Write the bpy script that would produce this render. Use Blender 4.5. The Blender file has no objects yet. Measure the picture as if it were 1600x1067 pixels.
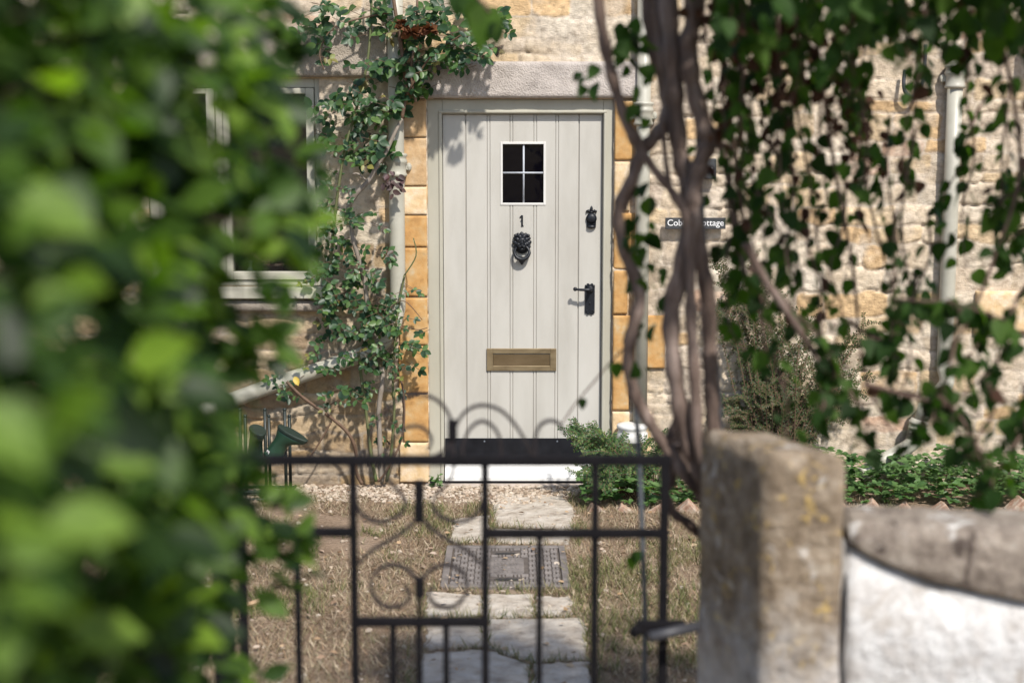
import bpy, bmesh, math, random
import numpy as np
from mathutils import Vector, Matrix, Euler

# ---------------------------------------------------------------- camera, light
SC = bpy.context.scene
COL = SC.collection
CAM_H, CAM_D, FPX = 1.757, 7.7, 2222.0
TILT = math.atan((533.5 - 256) / FPX)
cam_d = bpy.data.cameras.new('camera')
cam = bpy.data.objects.new('camera', cam_d)
COL.objects.link(cam)
cam.location = (0, -CAM_D, CAM_H)
cam.rotation_euler = (math.pi / 2 - TILT, 0, 0)
cam_d.sensor_width = 36
cam_d.lens = 50
cam_d.clip_start = 0.05
cam_d.clip_end = 500
cam_d.dof.use_dof = True
cam_d.dof.focus_distance = 7.72
cam_d.dof.aperture_fstop = 2.15
SC.camera = cam

SUN_EL, SUN_AZ = math.radians(49), math.radians(156)   # azimuth from +Y, clockwise
w = bpy.data.worlds.new('World')
SC.world = w
w.use_nodes = True
nt = w.node_tree
nt.nodes.clear()
sky = nt.nodes.new('ShaderNodeTexSky')
sky.sky_type = 'NISHITA'
sky.sun_disc = False
sky.sun_elevation = SUN_EL
sky.sun_rotation = SUN_AZ
bg = nt.nodes.new('ShaderNodeBackground')
bg.inputs['Strength'].default_value = 0.13
wo = nt.nodes.new('ShaderNodeOutputWorld')
nt.links.new(sky.outputs[0], bg.inputs['Color'])
nt.links.new(bg.outputs[0], wo.inputs['Surface'])
sd = bpy.data.lights.new('sun', 'SUN')
sd.energy = 4.5
sd.angle = math.radians(2.0)
sd.color = (1.0, 0.95, 0.87)
sun = bpy.data.objects.new('sun', sd)
COL.objects.link(sun)
SUNV = Vector((math.sin(SUN_AZ) * math.cos(SUN_EL), math.cos(SUN_AZ) * math.cos(SUN_EL), math.sin(SUN_EL)))
sun.rotation_euler = (-SUNV).to_track_quat('-Z', 'Y').to_euler()
sun.location = SUNV * 20
SC.view_settings.view_transform = 'Standard'
SC.view_settings.look = 'None'
SC.view_settings.exposure = 0.44
SC.view_settings.gamma = 1
SC.cycles.use_denoising = True
SC.cycles.max_bounces = 8
SC.cycles.transparent_max_bounces = 12

rnd = random.Random(7)
rng = np.random.default_rng(11)
ct, st = math.cos(TILT), math.sin(TILT)


def at(px, py, Y=0.0):
    """pixel of the 1600x1067 photograph -> point on the plane y = Y"""
    dx, dy = (px - 800) / FPX, (533.5 - py) / FPX
    s = (Y + CAM_D) / (ct + dy * st)
    return Vector((dx * s, Y, CAM_H + s * (-st + dy * ct)))


def atd(px, py, d):
    return at(px, py, d - CAM_D)


def gnd(px, py, z=0.0):
    dx, dy = (px - 800) / FPX, (533.5 - py) / FPX
    s = (z - CAM_H) / (-st + dy * ct)
    return Vector((dx * s, -CAM_D + s * (ct + dy * st), z))


def WX(px, Y=0.0, py=450):
    return at(px, py, Y).x


def WZ(py, Y=0.0):
    return at(800, py, Y).z


# ---------------------------------------------------------------- materials
def nodes_of(name):
    m = bpy.data.materials.new(name)
    m.use_nodes = True
    t = m.node_tree
    b = t.nodes['Principled BSDF']
    return m, t, b


def L(t, a, b):
    t.links.new(a, b)


def noise(t, scale, detail=5, rough=0.55, vec=None, dist=0.0):
    n = t.nodes.new('ShaderNodeTexNoise')
    n.inputs['Scale'].default_value = scale
    n.inputs['Detail'].default_value = detail
    n.inputs['Roughness'].default_value = rough
    n.inputs['Distortion'].default_value = dist
    if vec is not None:
        L(t, vec, n.inputs['Vector'])
    return n


def ramp(t, src, stops):
    r = t.nodes.new('ShaderNodeValToRGB')
    e = r.color_ramp.elements
    while len(e) < len(stops):
        e.new(0.5)
    for k, (p, c) in enumerate(stops):
        e[k].position = p
        e[k].color = (c[0], c[1], c[2], 1)
    L(t, src, r.inputs['Fac'])
    return r


def bump(t, b, src, strength, dist):
    n = t.nodes.new('ShaderNodeBump')
    n.inputs['Strength'].default_value = strength
    n.inputs['Distance'].default_value = dist
    L(t, src, n.inputs['Height'])
    prev = b.inputs['Normal'].links
    if prev:
        L(t, prev[0].from_socket, n.inputs['Normal'])
    L(t, n.outputs['Normal'], b.inputs['Normal'])
    return n


def texco(t, scale=None):
    tc = t.nodes.new('ShaderNodeTexCoord')
    if scale is None:
        return tc.outputs['Object']
    mp = t.nodes.new('ShaderNodeMapping')
    mp.inputs['Scale'].default_value = scale
    L(t, tc.outputs['Object'], mp.inputs['Vector'])
    return mp.outputs['Vector']


def mat(name, stops, scale=6, rough=0.7, metallic=0.0, bumps=(), stretch=None, spec=0.4, detail=6, rrange=None):
    m, t, b = nodes_of(name)
    v = texco(t, stretch)
    if len(stops) == 1:
        b.inputs['Base Color'].default_value = (*stops[0], 1)
    else:
        n = noise(t, scale, detail, 0.6, v)
        k = len(stops)
        r = ramp(t, n.outputs['Fac'], [(0.3 + 0.4 * i / (k - 1), c) for i, c in enumerate(stops)])
        L(t, r.outputs['Color'], b.inputs['Base Color'])
    b.inputs['Roughness'].default_value = rough
    b.inputs['Metallic'].default_value = metallic
    b.inputs['Specular IOR Level'].default_value = spec
    if rrange:
        n2 = noise(t, scale * 2.3, 4, 0.6, v)
        mr = t.nodes.new('ShaderNodeMapRange')
        mr.inputs['To Min'].default_value = rrange[0]
        mr.inputs['To Max'].default_value = rrange[1]
        L(t, n2.outputs['Fac'], mr.inputs['Value'])
        L(t, mr.outputs['Result'], b.inputs['Roughness'])
    for (s, st_, d) in bumps:
        n3 = noise(t, s, 6, 0.6, v)
        bump(t, b, n3.outputs['Fac'], st_, d)
    return m


def leaf_mat(name, cols, trans, tfac=0.35, rough=0.42, spec=0.5):
    """per-leaf colour from a random value for each separate leaf, light passes through"""
    m, t, b = nodes_of(name)
    g = t.nodes.new('ShaderNodeNewGeometry')
    k = len(cols)
    r = ramp(t, g.outputs['Random Per Island'], [(i / max(1, k - 1), c) for i, c in enumerate(cols)])
    n = noise(t, 45, 3, 0.5, texco(t))
    mx = t.nodes.new('ShaderNodeMixRGB')
    mx.blend_type = 'MULTIPLY'
    mx.inputs['Fac'].default_value = 0.45
    L(t, r.outputs['Color'], mx.inputs['Color1'])
    rr = ramp(t, n.outputs['Fac'], [(0.3, (0.55, 0.6, 0.5)), (0.7, (1.3, 1.25, 1.2))])
    L(t, rr.outputs['Color'], mx.inputs['Color2'])
    L(t, mx.outputs['Color'], b.inputs['Base Color'])
    b.inputs['Roughness'].default_value = rough
    b.inputs['Specular IOR Level'].default_value = spec
    tr = t.nodes.new('ShaderNodeBsdfTranslucent')
    mt = t.nodes.new('ShaderNodeMixRGB')
    mt.blend_type = 'MULTIPLY'
    mt.inputs['Fac'].default_value = 1
    mt.inputs['Color2'].default_value = (*trans, 1)
    L(t, mx.outputs['Color'], mt.inputs['Color1'])
    L(t, mt.outputs['Color'], tr.inputs['Color'])
    ms = t.nodes.new('ShaderNodeMixShader')
    ms.inputs['Fac'].default_value = tfac
    L(t, b.outputs[0], ms.inputs[1])
    L(t, tr.outputs[0], ms.inputs[2])
    L(t, ms.outputs[0], t.nodes['Material Output'].inputs['Surface'])
    return m


def mat_rubble():
    m, t, b = nodes_of('rubble_stone')
    a = t.nodes.new('ShaderNodeVertexColor')
    a.layer_name = 'Col'
    v = texco(t)
    n1 = noise(t, 28, 7, 0.65, v)
    n2 = noise(t, 5, 5, 0.6, v)
    r1 = ramp(t, n1.outputs['Fac'], [(0.28, (0.62, 0.60, 0.58)), (0.52, (1, 1, 1)), (0.75, (1.2, 1.18, 1.14))])
    r2 = ramp(t, n2.outputs['Fac'], [(0.3, (0.84, 0.8, 0.75)), (0.65, (1.08, 1.08, 1.08))])
    m1 = t.nodes.new('ShaderNodeMixRGB')
    m1.blend_type = 'MULTIPLY'
    m1.inputs['Fac'].default_value = 1
    L(t, a.outputs['Color'], m1.inputs['Color1'])
    L(t, r1.outputs['Color'], m1.inputs['Color2'])
    m2 = t.nodes.new('ShaderNodeMixRGB')
    m2.blend_type = 'MULTIPLY'
    m2.inputs['Fac'].default_value = 1
    L(t, m1.outputs['Color'], m2.inputs['Color1'])
    L(t, r2.outputs['Color'], m2.inputs['Color2'])
    L(t, m2.outputs['Color'], b.inputs['Base Color'])
    b.inputs['Roughness'].default_value = 0.92
    b.inputs['Specular IOR Level'].default_value = 0.15
    n3 = noise(t, 60, 6, 0.7, texco(t, (1, 1, 1.8)))
    bump(t, b, n3.outputs['Fac'], 0.55, 0.012)
    n4 = noise(t, 190, 3, 0.6, v)
    bump(t, b, n4.outputs['Fac'], 0.5, 0.004)
    return m


def mat_pitted(name, c1, c2, pit=0.8):
    m, t, b = nodes_of(name)
    v = texco(t)
    n = noise(t, 9, 7, 0.65, v)
    r = ramp(t, n.outputs['Fac'], [(0.3, c2), (0.6, c1)])
    vo = t.nodes.new('ShaderNodeTexVoronoi')
    vo.inputs['Scale'].default_value = 105
    vo.inputs['Randomness'].default_value = 1
    L(t, v, vo.inputs['Vector'])
    rv = ramp(t, vo.outputs['Distance'], [(0.10, (0.35, 0.33, 0.32)), (0.32, (1, 1, 1))])
    mx = t.nodes.new('ShaderNodeMixRGB')
    mx.blend_type = 'MULTIPLY'
    mx.inputs['Fac'].default_value = 0.35
    L(t, r.outputs['Color'], mx.inputs['Color1'])
    L(t, rv.outputs['Color'], mx.inputs['Color2'])
    L(t, mx.outputs['Color'], b.inputs['Base Color'])
    b.inputs['Roughness'].default_value = 0.95
    b.inputs['Specular IOR Level'].default_value = 0.1
    bump(t, b, vo.outputs['Distance'], pit * .6, 0.006)
    n3 = noise(t, 120, 5, 0.7, v)
    bump(t, b, n3.outputs['Fac'], 0.7, 0.008)
    return m


def mat_lichen(name, base, lichens, white=None, zfade=None, rough=0.95):
    m, t, b = nodes_of(name)
    v = texco(t)
    n = noise(t, 19, 8, 0.7, v)
    r = ramp(t, n.outputs['Fac'], [(0.34, base[0]), (0.55, base[1]), (0.75, base[2])])
    cur = r.outputs['Color']
    for k, (c, s, lo) in enumerate(lichens):
        nl = noise(t, s, 6, 0.6, texco(t, (1 + k * .13, 1, 1 - k * .1)), 0.6)
        rl = ramp(t, nl.outputs['Fac'], [(lo, (0, 0, 0)), (lo + 0.07, (1, 1, 1))])
        mx = t.nodes.new('ShaderNodeMixRGB')
        L(t, rl.outputs['Color'], mx.inputs['Fac'])
        L(t, cur, mx.inputs['Color1'])
        mx.inputs['Color2'].default_value = (*c, 1)
        cur = mx.outputs['Color']
    if white is not None:           # whitewash that covers the lower part with a ragged edge
        sx = t.nodes.new('ShaderNodeSeparateXYZ')
        tc = t.nodes.new('ShaderNodeTexCoord')
        L(t, tc.outputs['Object'], sx.inputs[0])
        nw = noise(t, 16, 6, 0.65, v)
        ad = t.nodes.new('ShaderNodeMath')
        ad.operation = 'MULTIPLY_ADD'
        L(t, nw.outputs['Fac'], ad.inputs[0])
        ad.inputs[1].default_value = 0.45
        L(t, sx.outputs['Z'], ad.inputs[2])
        mr = t.nodes.new('ShaderNodeMapRange')
        mr.inputs['From Min'].default_value = zfade[0] + 0.22
        mr.inputs['From Max'].default_value = zfade[1] + 0.22
        mr.inputs['To Min'].default_value = 0.85
        mr.inputs['To Max'].default_value = 0
        L(t, ad.outputs[0], mr.inputs['Value'])
        mx = t.nodes.new('ShaderNodeMixRGB')
        L(t, mr.outputs['Result'], mx.inputs['Fac'])
        L(t, cur, mx.inputs['Color1'])
        mx.inputs['Color2'].default_value = (*white, 1)
        cur = mx.outputs['Color']
    L(t, cur, b.inputs['Base Color'])
    b.inputs['Roughness'].default_value = rough
    b.inputs['Specular IOR Level'].default_value = 0.15
    n3 = noise(t, 40, 7, 0.65, v)
    bump(t, b, n3.outputs['Fac'], 0.9, 0.02)
    return m


def mat_glass(name, tint=(0.02, 0.022, 0.03), clear=0.5, spec=0.5):
    m, t, b = nodes_of(name)
    b.inputs['Base Color'].default_value = (*tint, 1)
    b.inputs['Roughness'].default_value = 0.04
    b.inputs['Specular IOR Level'].default_value = spec
    tr = t.nodes.new('ShaderNodeBsdfTransparent')
    ms = t.nodes.new('ShaderNodeMixShader')
    ms.inputs['Fac'].default_value = clear
    L(t, b.outputs[0], ms.inputs[1])
    L(t, tr.outputs[0], ms.inputs[2])
    L(t, ms.outputs[0], t.nodes['Material Output'].inputs['Surface'])
    n = noise(t, 7, 2, 0.5, texco(t))
    bump(t, b, n.outputs['Fac'], 0.12, 0.01)
    return m


M = {}
M['rubble'] = mat_rubble()
M['lintel'] = mat_pitted('pitted_lintel_stone', (0.46, 0.41, 0.375), (0.31, 0.275, 0.25))
M['lintel_grey'] = mat_pitted('pitted_grey_stone', (0.36, 0.31, 0.26), (0.23, 0.20, 0.165))
M['quoin'] = mat('ochre_ashlar', [(0.33, 0.18, 0.07), (0.44, 0.25, 0.095), (0.46, 0.29, 0.13), (0.45, 0.35, 0.22)], 12, 0.9, bumps=((50, 0.35, 0.006), (160, 0.3, 0.003)), spec=0.15)
M['quoin_pale'] = mat('pale_ashlar', [(0.50, 0.34, 0.17), (0.60, 0.45, 0.28), (0.66, 0.55, 0.42)], 13, 0.9, bumps=((45, 0.5, 0.008), (160, 0.3, 0.003)), spec=0.15)
M['quoin_dull'] = mat('weathered_ashlar', [(0.36, 0.23, 0.12), (0.46, 0.31, 0.17), (0.50, 0.38, 0.25)], 11, 0.9, bumps=((45, 0.5, 0.008), (160, 0.3, 0.003)), spec=0.15)
M['leaf_paint'] = mat('door_paint', [(0.37, 0.352, 0.315), (0.43, 0.413, 0.375), (0.465, 0.447, 0.41)], 4.5, 0.45, bumps=((14, 0.16, 0.006), (70, 0.14, 0.003)), stretch=(1, 1, 0.25), spec=0.35)
M['frame_paint'] = mat('frame_paint', [(0.34, 0.322, 0.262), (0.405, 0.388, 0.322)], 5, 0.5, bumps=((20, 0.12, 0.006), (110, 0.12, 0.002)), stretch=(1, 1, 0.35), spec=0.35)
M['pipe_paint'] = mat('pipe_paint', [(0.32, 0.305, 0.25), (0.40, 0.385, 0.325)], 7, 0.42, bumps=((30, 0.12, 0.004),), spec=0.4)
M['white_paint'] = mat('white_paint', [(0.58, 0.57, 0.55), (0.68, 0.67, 0.65)], 8, 0.45, bumps=((40, 0.1, 0.003),))
M['glaze_paint'] = mat('glazing_paint', [(0.54, 0.525, 0.50), (0.60, 0.585, 0.56)], 8, 0.45)
M['lead'] = mat('lead_came', [(0.33, 0.35, 0.39), (0.43, 0.45, 0.49)], 30, 0.5)
M['black_iron'] = mat('black_cast_iron', [(0.006, 0.007, 0.010), (0.013, 0.015, 0.02)], 30, 0.40, bumps=((120, 0.35, 0.002),), spec=0.32)
M['black_plate'] = mat('black_kick_plate', [(0.005, 0.005, 0.007), (0.013, 0.014, 0.018)], 12, 0.4, bumps=((60, 0.2, 0.002),), spec=0.25)
M['gate_iron'] = mat('painted_gate_iron', [(0.005, 0.005, 0.006), (0.011, 0.010, 0.012)], 25, 0.7, bumps=((90, 0.4, 0.002),), spec=0.08)
M['scroll_iron'] = mat('worn_scroll_iron', [(0.010, 0.008, 0.009), (0.028, 0.022, 0.024)], 25, 0.6, bumps=((90, 0.4, 0.002),), spec=0.2)
M['steel'] = mat('galvanised_steel', [(0.07, 0.08, 0.095), (0.12, 0.135, 0.155)], 20, 0.6, metallic=0.2, bumps=((80, 0.2, 0.002),))
M['brass'] = mat('dull_brass', [(0.17, 0.125, 0.07), (0.25, 0.19, 0.11), (0.31, 0.245, 0.15)], 22, 0.42, metallic=0.55, bumps=((60, 0.15, 0.002),), stretch=(0.4, 1, 1))
M['brass_in'] = mat('tarnished_brass', [(0.13, 0.09, 0.045), (0.21, 0.15, 0.085)], 14, 0.45, metallic=0.6, bumps=((60, 0.15, 0.002),), stretch=(0.4, 1, 1))
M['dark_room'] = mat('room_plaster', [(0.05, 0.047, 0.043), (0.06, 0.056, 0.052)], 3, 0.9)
M['black_glass'] = mat_glass('door_pane_glass', (0.001, 0.001, 0.003), 0.04, 0.12)
M['glass'] = mat_glass('window_pane_glass', (0.004, 0.005, 0.006), 0.6)
M['step'] = mat('step_stone', [(0.30, 0.25, 0.21), (0.42, 0.36, 0.31)], 18, 0.9, bumps=((60, 0.5, 0.006),))
M['rose_leaf'] = leaf_mat('rose_leaf', [(0.018, 0.042, 0.024), (0.030, 0.068, 0.032), (0.045, 0.098, 0.036), (0.10, 0.17, 0.05)], (1.8, 2.3, 0.7), 0.34, 0.42, 0.38)
M['rose_dry_leaf'] = leaf_mat('rose_autumn_leaf', [(0.10, 0.06, 0.03), (0.06, 0.035, 0.035), (0.22, 0.20, 0.05), (0.16, 0.20, 0.05)], (1.5, 1.4, 0.8), 0.3, 0.5)
M['bloom'] = leaf_mat('dead_bloom', [(0.10, 0.035, 0.018), (0.17, 0.07, 0.03), (0.06, 0.025, 0.015)], (1.3, 1.1, 0.9), 0.2, 0.7, 0.2)
M['lemon_leaf'] = leaf_mat('yellow_leaf', [(0.50, 0.36, 0.05), (0.55, 0.40, 0.06)], (1.2, 1.1, 0.6), 0.3, 0.5)
M['hedge_leaf'] = leaf_mat('hedge_leaf', [(0.010, 0.023, 0.007), (0.026, 0.056, 0.013), (0.066, 0.125, 0.020), (0.17, 0.27, 0.038)], (2.2, 2.5, 0.55), 0.45, 0.46, 0.28)
M['climb_leaf'] = leaf_mat('climber_leaf', [(0.012, 0.026, 0.008), (0.020, 0.046, 0.012), (0.034, 0.075, 0.015), (0.065, 0.12, 0.022)], (2.0, 2.6, 0.5), 0.42, 0.6, 0.15)
M['climb_dry'] = leaf_mat('withered_leaf', [(0.055, 0.028, 0.020), (0.085, 0.048, 0.03), (0.04, 0.022, 0.018)], (1.5, 1.0, 0.8), 0.3, 0.8, 0.1)
M['coto_leaf'] = leaf_mat('shrub_leaf', [(0.022, 0.05, 0.022), (0.04, 0.085, 0.03), (0.06, 0.12, 0.035), (0.13, 0.16, 0.05)], (1.6, 2.0, 0.7), 0.3, 0.5, 0.2)
M['coto_dull'] = leaf_mat('dull_shrub_leaf', [(0.025, 0.042, 0.016), (0.04, 0.066, 0.022), (0.07, 0.085, 0.03), (0.11, 0.07, 0.045)], (1.5, 1.8, 0.7), 0.3, 0.5, 0.2)
M['cover_leaf'] = leaf_mat('ground_cover_leaf', [(0.04, 0.09, 0.028), (0.075, 0.15, 0.045), (0.12, 0.20, 0.07)], (1.7, 2.0, 0.6), 0.3, 0.45, 0.4)
M['purple_leaf'] = leaf_mat('purple_leaf', [(0.10, 0.035, 0.06), (0.25, 0.10, 0.14), (0.06, 0.09, 0.04)], (1.4, 1.0, 1.0), 0.2, 0.5)
M['rose_stem'] = mat('rose_bark', [(0.16, 0.13, 0.10), (0.27, 0.235, 0.20)], 30, 0.85, bumps=((90, 0.6, 0.004),), stretch=(1, 1, 0.3))
M['rose_green'] = mat('rose_green_stem', [(0.07, 0.10, 0.03), (0.13, 0.12, 0.06)], 20, 0.6)
M['rose_brown'] = mat('rose_brown_stem', [(0.075, 0.042, 0.026), (0.15, 0.095, 0.06)], 20, 0.7, bumps=((90, 0.5, 0.003),))
M['bark'] = mat('climber_bark', [(0.06, 0.040, 0.032), (0.16, 0.115, 0.095), (0.30, 0.235, 0.205)], 26, 0.9, bumps=((50, 1.0, 0.012), (140, 0.5, 0.004)), stretch=(1, 1, 0.16), spec=0.2)
M['twig'] = mat('climber_twig', [(0.07, 0.042, 0.034), (0.14, 0.092, 0.072)], 30, 0.8, spec=0.2)
M['hedge_twig'] = mat('hedge_twig', [(0.04, 0.03, 0.02), (0.08, 0.06, 0.04)], 30, 0.8)
M['brick'] = mat('edging_brick', [(0.22, 0.13, 0.09), (0.33, 0.21, 0.15), (0.42, 0.34, 0.27), (0.30, 0.25, 0.19)], 26, 0.9, bumps=((70, 0.5, 0.005),), spec=0.15)
M['boot'] = mat('green_rubber', [(0.012, 0.038, 0.022), (0.020, 0.055, 0.033)], 9, 0.42, bumps=((40, 0.08, 0.003),), spec=0.5)
M['sole'] = mat('dark_sole_rubber', [(0.010, 0.020, 0.014), (0.018, 0.030, 0.022)], 30, 0.6, bumps=((80, 0.3, 0.003),))
M['tag'] = mat('boot_tag', [(0.62, 0.60, 0.60)], 1, 0.5)
M['rack'] = mat('rack_paint', [(0.006, 0.012, 0.010), (0.014, 0.02, 0.017)], 20, 0.45)
M['slate'] = mat('slate', [(0.028, 0.030, 0.032), (0.05, 0.052, 0.055)], 25, 0.6, bumps=((60, 0.3, 0.003),))
M['letter'] = mat('white_lettering', [(0.75, 0.75, 0.75)], 1, 0.6)
M['cable'] = mat('grey_cable', [(0.035, 0.036, 0.042), (0.05, 0.05, 0.058)], 20, 0.5)
M['box_grey'] = mat('grey_box', [(0.10, 0.11, 0.13), (0.15, 0.16, 0.18)], 14, 0.5)
M['pebble'] = leaf_mat('pebble', [(0.25, 0.19, 0.14), (0.38, 0.31, 0.25), (0.48, 0.41, 0.345), (0.32, 0.245, 0.18)], (0.1, 0.1, 0.1), 0.0, 0.9, 0.15)
M['dry_grass'] = leaf_mat('dry_grass', [(0.15, 0.10, 0.068), (0.29, 0.215, 0.15), (0.47, 0.385, 0.29), (0.19, 0.18, 0.10), (0.35, 0.235, 0.155)], (1.2, 1.1, 0.8), 0.15, 0.8, 0.1)
M['green_grass'] = leaf_mat('green_grass', [(0.07, 0.09, 0.03), (0.11, 0.13, 0.05), (0.20, 0.19, 0.09), (0.26, 0.22, 0.12)], (1.4, 1.5, 0.7), 0.2, 0.7, 0.15)
M['litter'] = leaf_mat('leaf_litter', [(0.32, 0.20, 0.11), (0.42, 0.32, 0.22), (0.20, 0.11, 0.06), (0.55, 0.47, 0.40)], (1, 1, 1), 0.1, 0.8, 0.1)
M['manhole'] = mat('grey_cast_iron', [(0.115, 0.10, 0.095), (0.18, 0.16, 0.15), (0.24, 0.21, 0.195)], 16, 0.55, metallic=0.25, bumps=((90, 0.4, 0.003),))
M['manhole_dirt'] = mat('cover_recess_dirt', [(0.06, 0.05, 0.045), (0.12, 0.10, 0.085)], 20, 0.85)
M['pillar'] = mat_lichen('lichened_stone', ((0.13, 0.095, 0.065), (0.30, 0.235, 0.17), (0.50, 0.43, 0.35)),
                         [((0.50, 0.35, 0.13), 30, 0.585), ((0.55, 0.50, 0.45), 14, 0.60), ((0.11, 0.08, 0.055), 19, 0.62)],
                         white=(0.68, 0.66, 0.65), zfade=(0.60, 0.90))
M['coping'] = mat_lichen('coping_stone', ((0.15, 0.12, 0.10), (0.32, 0.27, 0.225), (0.50, 0.45, 0.395)),
                         [((0.55, 0.46, 0.14), 7, 0.66), ((0.62, 0.59, 0.56), 12, 0.60), ((0.09, 0.07, 0.06), 15, 0.60)])
M['render'] = mat_lichen('white_render', ((0.47, 0.44, 0.42), (0.65, 0.64, 0.635), (0.74, 0.735, 0.73)),
                         [((0.44, 0.40, 0.365), 6, 0.575), ((0.77, 0.77, 0.77), 5, 0.60)])


def mat_ground():
    m, t, b = nodes_of('dry_soil')
    v = texco(t)
    n = noise(t, 1.7, 8, 0.65, v)
    r = ramp(t, n.outputs['Fac'], [(0.32, (0.19, 0.14, 0.10)), (0.5, (0.30, 0.23, 0.17)), (0.7, (0.41, 0.335, 0.265))])
    n2 = noise(t, 60, 6, 0.7, v)
    r2 = ramp(t, n2.outputs['Fac'], [(0.3, (0.55, 0.5, 0.45)), (0.7, (1.25, 1.2, 1.15))])
    mx = t.nodes.new('ShaderNodeMixRGB')
    mx.blend_type = 'MULTIPLY'
    mx.inputs['Fac'].default_value = 1
    L(t, r.outputs['Color'], mx.inputs['Color1'])
    L(t, r2.outputs['Color'], mx.inputs['Color2'])
    L(t, mx.outputs['Color'], b.inputs['Base Color'])
    b.inputs['Roughness'].default_value = 0.95
    b.inputs['Specular IOR Level'].default_value = 0.1
    bump(t, b, n2.outputs['Fac'], 0.9, 0.02)
    n3 = noise(t, 9, 5, 0.6, v)
    bump(t, b, n3.outputs['Fac'], 0.6, 0.05)
    return m


M['ground'] = mat_ground()
M['flag'] = mat('flagstone', [(0.26, 0.215, 0.17), (0.42, 0.37, 0.31), (0.52, 0.475, 0.415)], 11, 0.9, bumps=((22, 0.8, 0.03), (110, 0.5, 0.005)), spec=0.15, detail=9)


# ---------------------------------------------------------------- mesh tools
def origin_of(parent):
    o = Vector((0, 0, 0))
    while parent is not None:
        o += parent.location
        parent = parent.parent
    return o


def tag(o, label=None, cat=None, group=None, kind=None):
    if label: o['label'] = label
    if cat: o['category'] = cat
    if group: o['group'] = group
    if kind: o['kind'] = kind
    return o


def empty(name, loc, label, cat, group=None):
    o = bpy.data.objects.new(name, None)
    o.empty_display_size = 0.1
    COL.objects.link(o)
    o.location = loc
    return tag(o, label, cat, group)


def link_mesh(name, me, m, parent, origin):
    o = bpy.data.objects.new(name, me)
    COL.objects.link(o)
    me.materials.append(m)
    if parent is not None:
        o.parent = parent
    else:
        o.location = origin
    return o


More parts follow.
